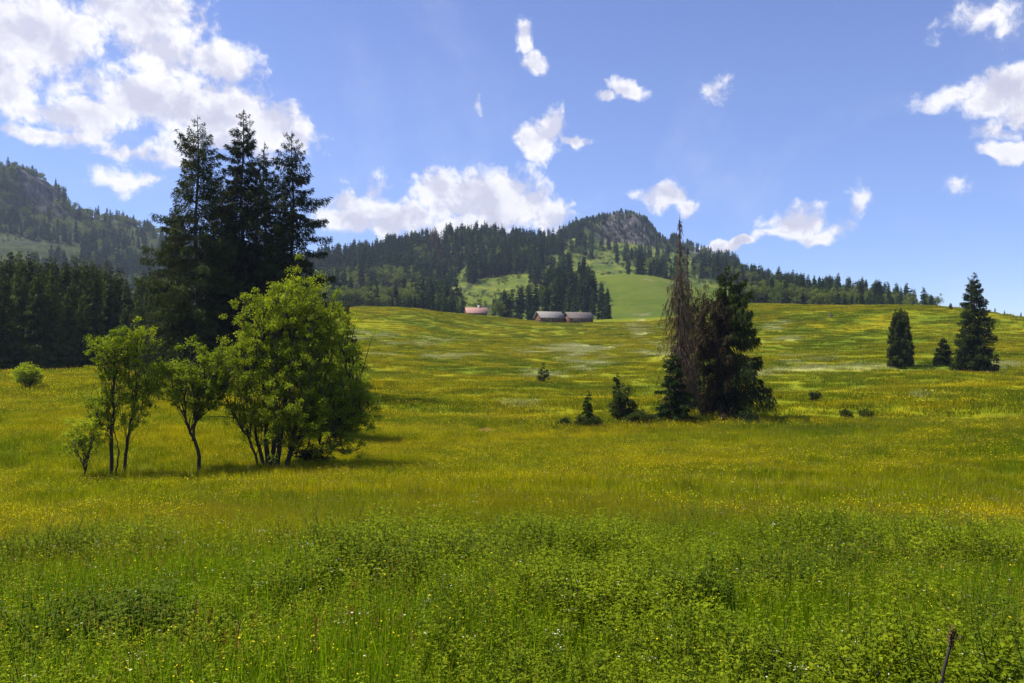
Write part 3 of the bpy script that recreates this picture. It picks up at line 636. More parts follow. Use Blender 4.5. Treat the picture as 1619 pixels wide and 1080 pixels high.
# weathered stump on the right ridge
x, y, z, r = hit(1313, 503, 100, 500)
e = empty('tree_stump', (x, y, z)); tag(e, 'small dark broken stump leaning on the upper right slope', 'stump')
t_ = MB(); t_.tube([(0, 0, -.2), (.05, 0, .5), (-.1, 0, 1.3), (-.2, 0, 2.0)], [.45, .36, .3, .1], 8); obj('trunk', t_.mesh('trunk', [M['dead']]), e)
t_ = MB(); t_.tube([(0, 0, .5), (.6, 0, .9), (1.3, 0, .7)], [.2, .15, .06], 6); t_.tube([(0, 0, .2), (.9, .3, .3), (1.9, .3, .1)], [.2, .15, .08], 6); obj('broken_limb', t_.mesh('broken_limb', [M['dead']]), e)

# ------------------------------------------------------------------ alpine huts
M['log'] = solid('brown_log_wall', (.075, .035, .020), (.17, .085, .05), 1.2, stretch=(.3, .3, 6))
M['shingle'] = solid('grey_shingle', (.22, .20, .18), (.38, .34, .31), 1.5, stretch=(2, 2, 1))
M['shingle_dark'] = solid('brown_grey_shingle', (.12, .10, .085), (.23, .19, .17), 1.5, stretch=(2, 2, 1))
M['tile'] = solid('pale_red_roof', (.34, .17, .13), (.50, .30, .26), 1.5, stretch=(2, 2, 1))
M['plaster'] = solid('white_plaster', (.55, .53, .50), (.70, .68, .64), 2)
M['glass'] = solid('dark_window_glass', (.015, .018, .02), (.03, .035, .04), 2, rough=.15, spec=.6)
def bevel(o, w_=.04):
    b = o.modifiers.new('bevel', 'BEVEL'); b.width = w_; b.segments = 1
def hut(px, r, L, W_, wh, rh, rot, roofm, label, chim=False, over=.7, base_m='log'):
    x, y, z = at(px, r); e = empty('alpine_hut', (x, y, z+.1), Rd(rot)); tag(e, label, 'hut')
    b = MB(); V = []
    hl, hw = L/2, W_/2
    V = [(-hl,-hw,-2.5),(hl,-hw,-2.5),(hl,hw,-2.5),(-hl,hw,-2.5),(-hl,-hw,wh),(hl,-hw,wh),(hl,hw,wh),(-hl,hw,wh),(-hl,0,wh+rh),(hl,0,wh+rh)]
    b.add(V, q=[(0,1,5,4),(2,3,7,6),(1,0,3,2),(0,4,7,3),(5,1,2,6),(4,5,9,8),(6,7,8,9)], t=[(4,8,7),(5,6,9)]); obj('wall', b.mesh('wall', [M[base_m]]), e)
    b = MB(); sl_ = rh/hw
    for sy in (-1, 1):
        n0 = b.n; e0 = hw+over; zr = wh+rh+.06; ze = wh+rh-sl_*e0+.06; t = .22
        Vv = [(-hl-over, 0, zr), (hl+over, 0, zr), (hl+over, sy*e0, ze), (-hl-over, sy*e0, ze)]
        b.add(Vv+[(p[0], p[1], p[2]+t) for p in Vv], q=[(0,1,2,3),(4,7,6,5),(3,2,6,7),(1,5,6,2),(0,3,7,4)])
    ro = obj('roof', b.mesh('roof', [M[roofm]]), e)
    if chim:
        c_ = MB(); c_.box(.8, 1.7, .1, .9, wh+rh-1, wh+rh+1.3); c_.box(.7, 1.8, .0, 1.0, wh+rh+1.3, wh+rh+1.45); obj('chimney', c_.mesh('chimney', [M['plaster']]), ro)
    def opening(nm, cx_, w2, z0, z1, mat):
        f = MB(); y0 = -hw
        for (a_, b_, c1, d1) in ((cx_-w2-.12, cx_-w2, z0, z1), (cx_+w2, cx_+w2+.12, z0, z1), (cx_-w2-.12, cx_+w2+.12, z1, z1+.12)): f.box(a_, b_, y0-.08, y0-.002, c1, d1)
        fo = obj(nm, f.mesh(nm, [M['plaster']]), e); q = MB(); q.box(cx_-w2, cx_+w2, y0-.045, y0-.003, z0, z1); obj('pane' if nm == 'window' else 'door_leaf', q.mesh('pane', [M[mat]]), fo)
    opening('door', -hl*.2, .65, .3, 2.2, 'shingle_dark'); 
    for wx in (-.72, .25, .62): opening('window', hl*wx, .4, 1.1, 1.9, 'glass')
    return e
hut(753, 386, 9.5, 6, 2.2, 2.2, 10, 'tile', 'small hut with pale red roof and chimney, leftmost of the three huts on the ridge', True)
hut(868, 388, 12, 7.4, 2.3, 2.6, 24, 'shingle', 'hut with light grey roof, middle one of the three huts in front of the trees')
hut(914, 390, 12.5, 7.6, 2.5, 2.6, 22, 'shingle_dark', 'hut with brown grey roof and reddish wall, rightmost of the three huts')

# ------------------------------------------------------------------ woods
def far_mesh(seed, h, R, nb, mat, bw=.32, blen=1.3, prof=.75, bark=M['bark'], hang=.6):
    T, L_, Nn, Br = spruce(seed, h, R, nb=nb, blen=blen, bw=bw, wh=1.2, wood=False, base=.03, gap=.1, hang=hang, prof=prof)
    T.c = [c_ for c_ in T.c]; return T.mesh('spruce', [bark, mat], extra=[Nn])
def far_broad(seed, h, R, ncl, nl, leaf):
    g = np.random.RandomState(seed)
    blobs = [(g.normal(0, R*.25), g.normal(0, R*.25), h*g.uniform(.5, .68), R*.75, R*.75, h*.3, 1) for _ in range(4)]+[(0, 0, h*.35, R*.7, R*.7, h*.25, .7)]
    T, L_, Lf = broad(seed, [([(0, 0, -.5), (.1, .1, h*.3), (0, 0, h*.75)], h*.018)], blobs, ncl, nl, R*.3, leaf, limb_r=.08)
    return T.mesh('broadleaf', [M['bark_grey'], M['bark_grey'], M['leaf_far']], extra=[L_, Lf])
FS = [far_mesh(500+k, 20, [3.1, 3.6, 2.7, 3.3, 3.0][k], 1500, M['spruce_far'], prof=[.7, .85, .6, .75, .8][k]) for k in range(5)]
FB = [far_broad(520+k, 14, 5, 46, 26, .75) for k in range(3)]
FD = [far_mesh(540+k, 19, 2.3, 500, M['brown_needles'], bw=.22, bark=M['dead']) for k in range(2)]
rng = random.Random(5)
IND = []      # individually placed far trees
def far_tree(kind, x, y, h, label, cat, group):
    me = rng.choice({'s': FS, 'b': FB, 'd': FD}[kind]); o = obj({'s': 'spruce', 'b': 'broadleaf_tree', 'd': 'dead_spruce'}[kind], me)
    s = h/{'s': 20, 'b': 14, 'd': 19}[kind]; o.location = (x, y, H1(x, y)-.3); o.rotation_euler = (0, 0, rng.uniform(0, 6.28)); wv_ = rng.uniform(.9, 1.2); o.scale = (s*wv_, s*wv_, s)
    tag(o, label, cat, group); return o
# -- left dark wood: mid distance, with trunk and crown
WV = []
for k in range(5):
    T, L_, Nn, Br = spruce(600+k, 25, [3.6, 4.1, 3.2, 3.8, 3.4][k], nb=6500, blen=.85, bw=.15, wh=.7, wood=False, base=.02, gap=.12, prof=[.7, .8, .62, .75, .85][k])
    e = empty('spruce', (0, 0, 0)); obj('trunk', T.mesh('trunk', [M['bark']], True), e); obj('crown', Nn.mesh('crown', [M['spruce_mid']]), e); remember(e); WV.append(e)
wood_top = lambda px: float(np.interp(px, [-200, 0, 40, 100, 140, 200, 260, 330], [395, 402, 398, 408, 402, 428, 425, 450]))
used = set(); front = []
g_ = np.random.RandomState(12); pts = []
for row, (r0, st_) in enumerate([(168, 22), (174, 21), (181, 22), (189, 22), (198, 24)]):
    px = -150+row*9
    while px < 300:
        pts.append((px+g_.uniform(-8, 8), r0+g_.uniform(-3, 4), row)); px += st_*g_.uniform(.75, 1.3)
for (px, r, row) in pts:
    x, y, z = at(px, r); zt = (CY-wood_top(px)-g_.uniform(-8, 14)-(22*(g_.rand() < .45) if row < 2 else 0)-(30 if row == 0 else 0)*g_.rand())/F*y
    h = max(11, zt-z); k = g_.randint(5)
    if px < -12: k_lab = None
    e = WV[k] if k not in used else copy_tree(WV[k]); used.add(k)
    e.location = (x, y, z-.2); s = h/25; e.scale = (s*g_.uniform(.95, 1.2), s*g_.uniform(.95, 1.2), s); e.rotation_euler = (0, 0, g_.uniform(0, 6.28))
    if row == 0 and px > -8: front.append((px, e))
    tag(e, 'dark spruce in the dense dark wood at the left edge of the meadow', 'spruce tree', 'spruces of the dark wood on the left')
ORD = 'first second third fourth fifth sixth seventh eighth ninth tenth eleventh twelfth thirteenth fourteenth fifteenth sixteenth seventeenth eighteenth nineteenth twentieth'.split()
for k, (px, e) in enumerate(sorted(front, key=lambda q: q[0])[:20]): e['label'] = 'front row spruce of the dark left wood, %s counted from the left photo edge' % ORD[k]
# -- clump behind the huts, row behind the ridge, wood on the right skyline: individuals
def scatter(n_, pxr, rr, test, top, hr, mix_, label, cat, group, mind=5., seed=1, jit=1.):
    g = np.random.RandomState(seed); out = []; tries = 0
    while len(out) < n_ and tries < 20000:
        tries += 1; px = g.uniform(*pxr); r = math.sqrt(g.uniform(rr[0]**2, rr[1]**2)); a = math.atan((px-CX)/F); x, y = r*sin(a), r*cos(a)
        if any((x-q[0])**2+(y-q[1])**2 < mind**2 for q in out): continue
        if test and not test(px, r): continue
        h = g.uniform(*hr)
        if top:
            z = H1(x, y); hm = (CY-top(px))/F*y-z
            if hm < 5: continue
            h = min(h, hm*g.uniform(.86, 1.0))
        out.append((x, y)); kd = 's' if g.rand() > mix_ else 'b'
        if kd == 'b': h = min(h, 15)
        far_tree(kd, x, y, h, label if kd == 's' else label.replace('spruce', 'broadleaf tree'), cat if kd == 's' else 'broadleaf tree', group if kd == 's' else group.replace('spruces', 'broadleaf trees'))
    return out
ti = lambda xs, ys: (lambda px: float(np.interp(px, xs, ys)))
hutclump = ti([768, 780, 800, 830, 850, 870, 890, 910, 935, 955, 968], [480, 470, 452, 445, 440, 430, 424, 418, 418, 440, 470])
scatter(52, (772, 966), (420, 520), lambda px, r: r > 418, hutclump, (14, 24), .12, 'dark spruce in the thick clump right behind the huts', 'spruce tree', 'spruces in the clump behind the huts', 4.6, 21)
rowtop = ti([555, 600, 640, 700, 735], [488, 470, 462, 455, 460])
scatter(38, (560, 737), (410, 450), None, rowtop, (9, 18), .05, 'dark spruce in the row just behind the grassy ridge, left of the huts', 'spruce tree', 'spruces in the row behind the ridge', 3.6, 22)
rt = ti([1150, 1180, 1230, 1280, 1300, 1330, 1380, 1420, 1450, 1470], [420, 424, 430, 443, 442, 450, 457, 466, 474, 484])
scatter(105, (1165, 1470), (425, 520), None, rt, (8, 18), .3, 'dark spruce in the wood along the right skyline behind the ridge', 'spruce tree', 'spruces of the wood on the right skyline', 4.4, 23)
for px, ty, lab in [(1573, 491, 'tiny spruce on the right skyline, nearest to the tall lone one'), (1588, 493, 'tiny spruce on the right skyline between two other tiny ones'), (1614, 495, 'tiny spruce on the right skyline at the photo edge')]:
    x, y, z = at(px, 330); o = far_tree('s', x, y, max(3, (CY-ty)/F*y-H1(x, y)+.3), lab, 'spruce tree', 'tiny spruces on the right skyline')
# -- the rest of the hillside woods: one mass each
def gn_scatter(name, pts, rot, scl, tmpl, label, cat=None):
    me = bpy.data.meshes.new(name+'_points'); P = np.asarray(pts, np.float32); me.vertices.add(len(P)); me.vertices.foreach_set('co', P.ravel())
    a1 = me.attributes.new('rot', 'FLOAT_VECTOR', 'POINT'); a1.data.foreach_set('vector', np.asarray(rot, np.float32).ravel())
    a2 = me.attributes.new('scl', 'FLOAT_VECTOR', 'POINT'); a2.data.foreach_set('vector', np.asarray(scl, np.float32).ravel())
    o = obj(name, me); tag(o, label, cat, None, 'stuff')
    src = bpy.data.objects.new(name+'_unit', tmpl)
    t = bpy.data.node_groups.new(name+'_spread', 'GeometryNodeTree')
    t.interface.new_socket('Geometry', in_out='INPUT', socket_type='NodeSocketGeometry'); t.interface.new_socket('Geometry', in_out='OUTPUT', socket_type='NodeSocketGeometry')
    n = NT(t); gi = n.new('NodeGroupInput'); oi = n.new('GeometryNodeObjectInfo', {'Object': src, 'As Instance': False})
    ra = n.new('GeometryNodeInputNamedAttribute', {'Name': 'rot'}, data_type='FLOAT_VECTOR'); sa = n.new('GeometryNodeInputNamedAttribute', {'Name': 'scl'}, data_type='FLOAT_VECTOR')
    ip = n.new('GeometryNodeInstanceOnPoints', {'Points': gi.outputs[0], 'Instance': oi.outputs['Geometry'], 'Rotation': ra.outputs[0], 'Scale': sa.outputs[0]})
    n.new('NodeGroupOutput', {0: ip.outputs[0]})
    md = o.modifiers.new('spread', 'NODES'); md.node_group = t; return o
def hill_points(n_, pxr, rr, seed, spacing=0, dens=None):
    g = np.random.RandomState(seed); px = g.uniform(*pxr, n_); r = np.sqrt(g.uniform(rr[0]**2, rr[1]**2, n_)); a = np.arctan((px-CX)/F)
    x = r*np.sin(a); y = r*np.cos(a); z = H(x, y); py = CY-F*z/y
    qx = px+(fbm(x, y, 30, 3)-.5)*26; qy = py+(fbm(x+99, y, 30, 3)-.5)*10
    ok = ~clear_at(qx, qy)
    rockz = (np.exp(-((px-1000)/24.)**4)*((r > 1150) & (r < 1178)) > .4) & (fbm(x, y, 22, 3) > .47) | ((np.abs(px-60) < 30) & (r > 1262) & (r < 1300))
    ok &= ~rockz
    if dens is not None: ok &= g.rand(n_) < dens(px, py, r, x, y)
    return x[ok], y[ok], z[ok], px[ok], py[ok], r[ok], g
allx = []
x, y, z, px, py, r, g = hill_points(1500, (900, 1075), (1090, 1205), 39, dens=lambda px, py, r, x, y: np.where(r > 1178, 1., .6+.4*(px > 1015)+.35*(px < 965))); allx.append((x, y, z, px, py, r))
x, y, z, px, py, r, g = hill_points(2700, (500, 940), (455, 985), 31, dens=lambda px, py, r, x, y: np.where((px > 740) & (px < 860) & (r < 640), .0, np.where((px > 870) & (r < 900), .35, .95)))
allx.append((x, y, z, px, py, r))
x, y, z, px, py, r, g = hill_points(1100, (880, 1200), (640, 1230), 32, dens=lambda px, py, r, x, y: np.where(r > 1110, 1., .55)); allx.append((x, y, z, px, py, r))
x, y, z, px, py, r, g = hill_points(900, (1090, 1480), (500, 900), 33, dens=lambda px, py, r, x, y: np.where(px > 1440, .3, .9)); allx.append((x, y, z, px, py, r))
x, y, z, px, py, r, g = hill_points(3600, (-300, 520), (760, 1345), 34); allx.append((x, y, z, px, py, r))
# few trees in the clearings
gg = np.random.RandomState(35); pxs = np.concatenate([gg.normal(925, 10, 14), gg.normal(1010, 14, 26), gg.normal(870, 14, 14), gg.normal(1035, 18, 26), gg.uniform(900, 1060, 22), gg.normal(845, 8, 6)]); rs = np.concatenate([gg.uniform(900, 1000, 14), gg.uniform(820, 960, 26), gg.uniform(720, 860, 14), gg.uniform(650, 720, 26), gg.uniform(760, 1130, 22), gg.uniform(640, 700, 6)])
a = np.arctan((pxs-CX)/F); x = rs*np.sin(a); y = rs*np.cos(a); z = H(x, y); allx.append((x, y, z, pxs, CY-F*z/y, rs))
X = [np.concatenate([q[k] for q in allx]) for k in range(6)]
x, y, z, px, py, r = X; g = np.random.RandomState(36); nn = len(x)
bl_p = np.where((px > 505) & (px < 660) & (py > 440), .75, 0)+np.where((px < 260), np.where(fbm(x, y, 120, 3) > .52, .7, .12), 0)+np.where((px > 660), np.where(fbm(x, y, 45, 3) > .6, .5, .08), 0)+np.where((px > 1180), .2, 0)
kd = np.where(g.rand(nn) < bl_p, 1, 0); kd[(g.rand(nn) < .012) & (px > 500)] = 2; kd[(np.abs(px-690) < 12) & (g.rand(nn) < .5) & (r > 780)] = 2
hh = g.uniform(.6, 1.25, nn)*np.where(r > 1140, .85, 1.0)*np.where((r > 1140) & (px > 900) & (px < 1060), .42, 1)*np.where((px > 1170), .75, 1)
for k, (meshes, nm, lab, hs) in enumerate([(FS, 'spruce_wood', 'dark spruce wood covering the far hillsides under the peak', 1.0), (FB, 'broadleaf_wood', 'pale green rounded broadleaf woods on the lower far slopes', 1.0), (FD, 'dead_spruce_stand', 'scattered brown dead spruces among the far hillside woods', 1.0)]):
    idx = np.where(kd == k)[0]; var = g.randint(len(meshes), size=len(idx))
    for v_ in range(len(meshes)):
        i = idx[var == v_]
        if not len(i): continue
        s = hh[i]*hs; sw = s*g.uniform(.85, 1.2, len(i))
        lb = lab+[', slim trees', ', broad trees', ', small trees', ', mid trees', ', mixed trees'][v_] if len(meshes) > 1 else lab
        gn_scatter(nm, np.stack([x[i], y[i], z[i]-.3], 1), np.stack([0*s, 0*s, g.uniform(0, 6.28, len(i))], 1), np.stack([sw, sw, s], 1), meshes[v_], lab, 'woodland')

g = np.random.RandomState(77); m_ = 9000; px = g.uniform(-100, 1180, m_); r = np.sqrt(g.uniform(470**2, 1150**2, m_)); a = np.arctan((px-CX)/F); x = r*np.sin(a); y = r*np.cos(a); z = H(x, y); py = CY-F*z/y
k = clear_at(px, py) & (fbm(x, y, 35, 4) > .49) & ~((px > 920) & (r < 640)); x, y, z = x[k], y[k], z[k]; s = g.uniform(.1, .34, len(x))
gn_scatter('scrub', np.stack([x, y, z-.4], 1), np.stack([0*s, 0*s, s*99], 1), np.stack([s*1.3, s*1.3, s], 1), FB[0], 'low green scrub dotted over the open grassy hillsides', 'bushes')
# ------------------------------------------------------------------ meadow growth
def blade_mb(g, n_, rad, h0, h1, w_, mb=None, lean=.35, segs=2):
    mb = mb or MB(); a = g.uniform(0, 6.28, n_); q = rad*np.sqrt(g.rand(n_)); P = np.stack([q*np.cos(a), q*np.sin(a), np.full(n_, -.03)], 1)
    hh_ = g.uniform(h0, h1, n_); b = g.uniform(0, 6.28, n_); dv = np.stack([np.cos(b), np.sin(b), 0*b], 1)*(lean*hh_*g.rand(n_))[:, None]
    th = g.uniform(0, 6.28, n_); W = np.stack([np.cos(th), np.sin(th), 0*th], 1)*w_/2
    mid_ = P+dv*.35+np.stack([0*hh_, 0*hh_, hh_*.55], 1); tip = P+dv+np.stack([0*hh_, 0*hh_, hh_], 1)
    V = np.stack([P-W, P+W, mid_+W*.8, mid_-W*.8, tip], 1).reshape(-1, 3); k = np.arange(n_)[:, None]*5
    c = np.repeat(g.uniform(.1, .9, n_), 5)
    mb.add(V, q=k+np.array([[0, 1, 2, 3]]), t=k+np.array([[3, 2, 4]]), c=c); return mb, tip
def heads(g, tips, size, mb, flat=.5, c0=.2, c1=.9):
    n_ = len(tips); th = g.uniform(0, 6.28, n_); s = size*g.uniform(.6, 1.2, n_)
    A = np.stack([np.cos(th), np.sin(th), g.normal(0, flat, n_)], 1)*s[:, None]; B = np.stack([-np.sin(th), np.cos(th), g.normal(0, flat, n_)], 1)*s[:, None]
    V = np.stack([tips-A, tips-B, tips+A, tips+B], 1).reshape(-1, 3); mb.add(V, q=np.arange(4*n_).reshape(n_, 4), c=np.repeat(g.uniform(c0, c1, n_), 4))
def grass_tmpl(seed, n_, rad, h0, h1, w_, nf, fs, flower, mat='grass', ns=0, ss=.02, seedm='seedred'):
    g = np.random.RandomState(seed); b, tip = blade_mb(g, n_, rad, h0, h1, w_); fl = MB(); sd = MB()
    if nf:
        st_, tp = blade_mb(g, nf, rad, h1*.85, h1*1.15, w_*.6, b, .2); heads(g, tp, fs, fl)
    if ns:
        st_, tp = blade_mb(g, ns, rad, h1*.95, h1*1.3, w_*.5, b, .3)
        sd.blades(tp-np.array([0, 0, ss*2]), np.tile([0, 0, ss*6.], (ns, 1)), np.stack([np.cos(tp[:, 0]*99), np.sin(tp[:, 0]*99), 0*tp[:, 0]], 1)*ss*.45, g.rand(ns))
    return b.mesh('grass', [M[mat], M[flower], M[seedm]], extra=[fl, sd])
def herb_tmpl(seed, stems, rad, h0, h1, leaf, mat='herb', umbel=0, width=.32, step=.052):
    g = np.random.RandomState(seed); b = MB(); um = MB()
    for i in range(stems):
        a = g.uniform(0, 6.28); q = rad*math.sqrt(g.rand()); hz = g.uniform(h0, h1); ln_ = g.normal(0, .26, 2)*hz
        s = np.linspace(0, 1, 4)[:, None]; P = np.array([q*cos(a), q*sin(a), -.03])+np.concatenate([ln_*s**1.5, hz*s], 1); b.tube(P, np.linspace(.004, .002, 4), 3, c=.6)
        m = int(hz/step); u_ = np.repeat(np.linspace(.12, 1, m), 2)+g.normal(0, .01, 2*m); u_ = u_.clip(0, 1); Q = np.stack([np.interp(u_, s[:, 0], P[:, k]) for k in range(3)], 1)
        ph = np.repeat(np.arange(m)*1.4+g.rand()*6, 2)+np.tile([0, pi], m)+g.normal(0, .3, 2*m); ll = leaf*(1.15-.6*u_)*g.uniform(.7, 1.2, 2*m)
        o_ = np.stack([np.cos(ph), np.sin(ph), 0*ph], 1); d1 = unit(o_+np.array([0, 0, .9])+g.normal(0, .3, (2*m, 3)))*ll[:, None]*.5; d2 = unit(o_+np.array([0, 0, -.35])+g.normal(0, .15, (2*m, 3)))*ll[:, None]*.55
        W = np.stack([-np.sin(ph), np.cos(ph), g.normal(0, .25, 2*m)], 1)*(ll*width)[:, None]
        V = np.stack([Q, Q+d1*.8-W, Q+d1, Q+d1*.8+W, Q+d1+d2], 1); V[:, 2, 2] -= .12*ll; V = V.reshape(-1, 3); k = np.arange(2*m)[:, None]*5
        c = np.repeat(g.uniform(.1, .9, 2*m)*.7+.15+.25*(u_-.5), 5).clip(0, 1)
        b.add(V, t=np.concatenate([k+np.array([[0, 1, 2]]), k+np.array([[0, 2, 3]]), k+np.array([[1, 4, 2]]), k+np.array([[2, 4, 3]])]), c=c)
        if umbel and g.rand() < umbel:
            tp = P[-1]+np.concatenate([g.normal(0, .035, (14, 2)), g.uniform(0, .02, (14, 1))], 1); heads(g, tp, .009, um, .2)
    return b.mesh('herb', [M[mat], M['white']], extra=[um])
TM = dict(
 fine=grass_tmpl(1, 190, .5, .20, .52, .009, 11, .008, 'yellow', ns=5, ss=.008),
 fine2=grass_tmpl(2, 150, .5, .25, .62, .009, 1, .008, 'white', ns=16, ss=.010),
 mid=grass_tmpl(3, 170, .8, .22, .50, .018, 36, .0155, 'yellow', ns=5, ss=.014),
 mid2=grass_tmpl(4, 170, .8, .22, .55, .018, 3, .018, 'white', ns=14, ss=.016),
 far=grass_tmpl(5, 210, 2.1, .20, .48, .05, 44, .033, 'yellow', 'grass_far'),
 far2=grass_tmpl(6, 210, 2.1, .20, .50, .05, 3, .03, 'yellow', 'grass_far', ns=8, ss=.04),
 pale=grass_tmpl(7, 200, 2.0, .20, .46, .045, 22, .04, 'white', 'straw'),
 herb1=herb_tmpl(8, 13, .34, .26, .62, .085, width=.22), herb2=herb_tmpl(9, 10, .34, .22, .48, .11, width=.28), herb3=herb_tmpl(10, 12, .34, .35, .75, .07, 'herb_dark', width=.18, step=.038), herb4=herb_tmpl(11, 12, .3, .3, .70, .06, 'herb', umbel=.06, width=.22, step=.035), herb5=herb_tmpl(12, 7, .25, .4, .62, .10, 'herb_dark', width=.24, step=.05))
def wedge(n_, r0, r1, seed, amax=.72, flt=None):
    g = np.random.RandomState(seed); r = np.sqrt(g.uniform(r0*r0, r1*r1, n_)); a = g.uniform(-amax, amax, n_); x = r*np.sin(a); y = r*np.cos(a); z = H(x, y)
    k = np.ones(n_, bool)
    if flt: k = flt(x, y, z, r, CX+F*x/y, CY-F*z/y, g)
    return x[k], y[k], z[k], g
def grow(name, tm, n_, r0, r1, seed, label, s0=.8, s1=1.25, flt=None):
    f0 = flt or (lambda x, y, z, r, px, py, g: r > 0)
    flt = lambda x, y, z, r, px, py, g: f0(x, y, z, r, px, py, g) & ~((ell(px, py, 762, 681, 32, 6)+fbm(x, y, 1.5, 2)*.6 > .85) & (r < 110))
    x, y, z, g = wedge(n_, r0, r1, seed, flt=flt); m = len(x); s = g.uniform(s0, s1, m)
    e_ = .5; nx = (H(x+e_, y)-H(x-e_, y))/(2*e_); ny = (H(x, y+e_)-H(x, y-e_))/(2*e_)
    th = g.uniform(0, 6.28, m)
    if name == 'leafy_herbs' and tm != 'herb5': s = s*(.62+.5*fbm(x+9, y+4, .9, 2)+.6*sst(.35, .65, fbm(x+30, y, 2.6, 2)))
    # tilt with the slope: small-angle euler about the rotated axes
    rx = np.arctan(ny*np.cos(th)-nx*np.sin(th)); ry = -np.arctan(nx*np.cos(th)+ny*np.sin(th))
    return gn_scatter(name, np.stack([x, y, z], 1), np.stack([0*th, 0*th, th], 1), np.stack([s, s, s*g.uniform(.8, 1.2, m)], 1), TM[tm], label, 'grass' if 'grass' in name else 'plants')
yel = lambda x, y: fbm(x*.55, y, 14, 3)
herbz = lambda x, y: y-.35*x+(fbm(x, y, 5, 3)-.5)*26          # < ~13: leafy herbs
notwood = lambda r, px: ~((r > 166) & (px < 300))
A_ = lambda *q: None
grow('meadow_grass', 'fine', 3400, 4, 30, 41, 'fine grass with scattered buttercups in the near meadow', flt=lambda x, y, z, r, px, py, g: g.rand(len(x)) < np.where(herbz(x, y) < 12, .22, 1))
grow('meadow_grass', 'fine2', 2400, 4, 30, 42, 'fine grass with reddish seed heads in the near meadow', flt=lambda x, y, z, r, px, py, g: g.rand(len(x)) < np.where(herbz(x, y) < 12, .22, 1))
grow('meadow_grass', 'mid', 6500, 26, 85, 43, 'buttercup grass across the middle meadow', flt=lambda x, y, z, r, px, py, g: g.rand(len(x)) < sst(.44, .58, yel(x, y))*.95+.05)
grow('meadow_grass', 'mid2', 5200, 26, 85, 44, 'seeding grass across the middle meadow')
grow('meadow_grass', 'far', 20000, 75, 392, 45, 'yellow flowering grass over the rising slope', flt=lambda x, y, z, r, px, py, g: (g.rand(len(x)) < sst(.42, .62, yel(x*.6, y*.6))) & notwood(r, px) & (pale_at(px, py, r) < .6))
grow('meadow_grass', 'far2', 16000, 75, 392, 46, 'green grass over the rising slope', flt=lambda x, y, z, r, px, py, g: notwood(r, px) & (pale_at(px, py, r) < .5))
grow('pale_grass', 'pale', 26000, 75, 392, 47, 'pale whitish flowering grass patches on the slope', flt=lambda x, y, z, r, px, py, g: notwood(r, px) & (pale_at(px, py, r)*(.45+fbm(x, y, 8, 3)) > .32))
clump = lambda x, y: fbm(x+50, y, 1.7, 3)
for k, (t, n_, lab) in enumerate([('herb1', 3600, 'bright leafy herbs in the foreground'), ('herb2', 2400, 'broad leaved bright herbs in the foreground'), ('herb3', 1500, 'narrow dark leaved herbs in the foreground'), ('herb4', 1500, 'tall herbs with tiny white umbels in the foreground')]):
    grow('leafy_herbs', t, n_*2, 4.5, 26, 51+k, lab, .7, 1.15, flt=lambda x, y, z, r, px, py, g: (g.rand(len(x)) < sst(24, 5, herbz(x, y))*sst(.30, .46, clump(x, y))+.02))
DK = [(200, 1040, 90, 30), (735, 912, 45, 16), (600, 950, 60, 14), (1330, 935, 38, 22), (1240, 965, 70, 26), (1090, 990, 60, 22), (1590, 1050, 60, 30), (420, 985, 60, 14), (80, 1060, 60, 20), (860, 1000, 50, 16)]
dk = lambda px, py: np.max([ell(px, py, *e) for e in DK], axis=0)
grow('leafy_herbs', 'herb5', 16000, 4.5, 22, 61, 'taller darker bushy weeds in patches of the foreground', .8, 1.35, flt=lambda x, y, z, r, px, py, g: g.rand(len(x)) < sst(.3, .95, dk(px, py)+(fbm(x, y, 1.1, 2)-.5)*.8))
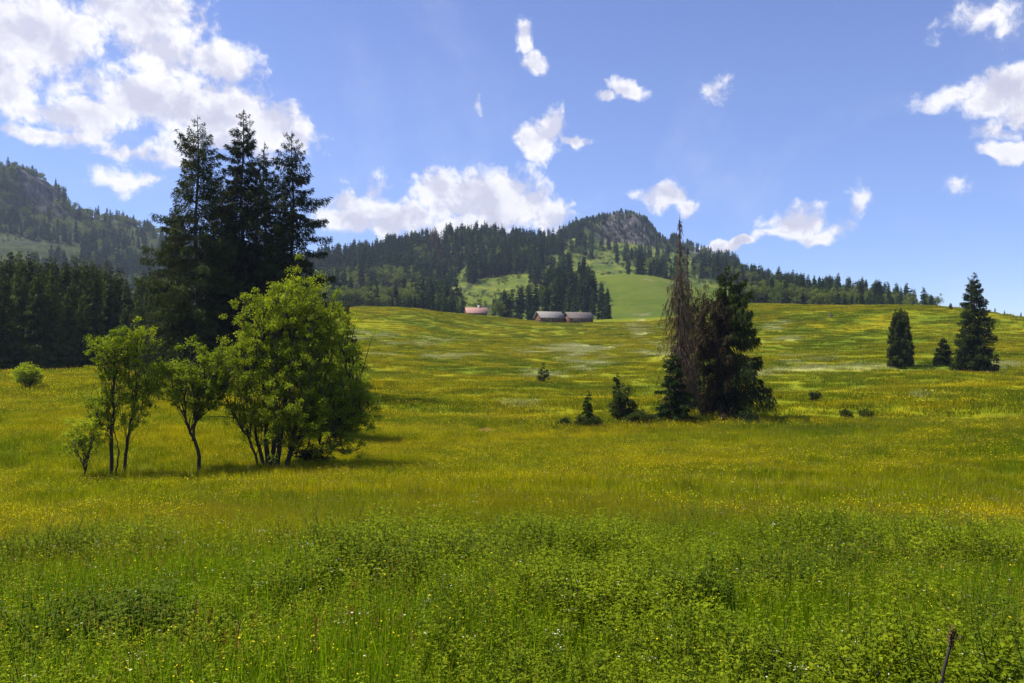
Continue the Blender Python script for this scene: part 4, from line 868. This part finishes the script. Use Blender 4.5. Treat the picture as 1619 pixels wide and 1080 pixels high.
# red sorrel stalks
def sorrel(seed):
    g = np.random.RandomState(seed); b = MB(); hd = MB(); hz = g.uniform(.55, .75); s = np.linspace(0, 1, 6)[:, None]
    P = np.concatenate([np.array([[.05, .03]])*s**2, hz*s], 1); b.tube(P, np.linspace(.006, .003, 6), 5)
    m = 70; u_ = g.uniform(.5, 1, m); a_ = g.uniform(0, 6.28, m); rr = .028*(1.3-u_)*2*g.rand(m)
    Q = np.stack([.05*u_**2+rr*np.cos(a_), .03*u_**2+rr*np.sin(a_), hz*u_], 1); heads(g, Q, .006, hd, 1.)
    return b, hd
for k, (px, py) in enumerate([(300, 1030), (325, 1005), (350, 1035), (368, 1060), (397, 1000), (490, 1050), (548, 1010)]):
    x, y, z, r = hit(px, py+60, 5, 40); b, hd = sorrel(70+k)
    e = empty('sorrel_plant', (x, y, z)); tag(e, 'rust red sorrel stalk in the leafy foreground, %s from the left' % ORD[k], 'sorrel', 'red sorrel stalks in the foreground')
    obj('stem', b.mesh('stem', [M['sorrel']]), e); obj('seed_head', hd.mesh('seed_head', [M['sorrel']]), e)
# dry stalk at the lower right
x, y, z, r = hit(1476, 1230, 3, 40); s = y/F; g = np.random.RandomState(9)
e = empty('dry_stalk', (x, y, z)); tag(e, 'single dark dry flower stalk with brown head at lower right', 'dead plant')
zt = (CY-1008)/F*y-z; P = [(0, 0, 0), (.02, 0, zt*.4), (.06, 0, zt*.75), (.12, 0, zt)]
b = MB(); b.tube(P, [.016, .014, .011, .009], 6); obj('stem', b.mesh('stem', [M['bark']], True), e)
hd = MB(); Q = np.array([.12, 0, zt])+g.normal(0, 1, (120, 3))*np.array([.014, .014, .036]); heads(g, Q, .008, hd, 1.); obj('seed_head', hd.mesh('seed_head', [M['brown_needles']]), e)

# ------------------------------------------------------------------ haze
hz_ = MB(); hz_.box(-2150, 2150, -2150, 2150, -60, 420)
m, n = newmat('haze'); pvn = n.new('ShaderNodeVolumePrincipled', {'Color': (.62, .76, 1., 1), 'Density': .0001, 'Anisotropy': .2}); n.new('ShaderNodeOutputMaterial', {'Volume': pvn.outputs[0]})
ho = obj('haze', hz_.mesh('haze', [m])); tag(ho, kind='stuff')
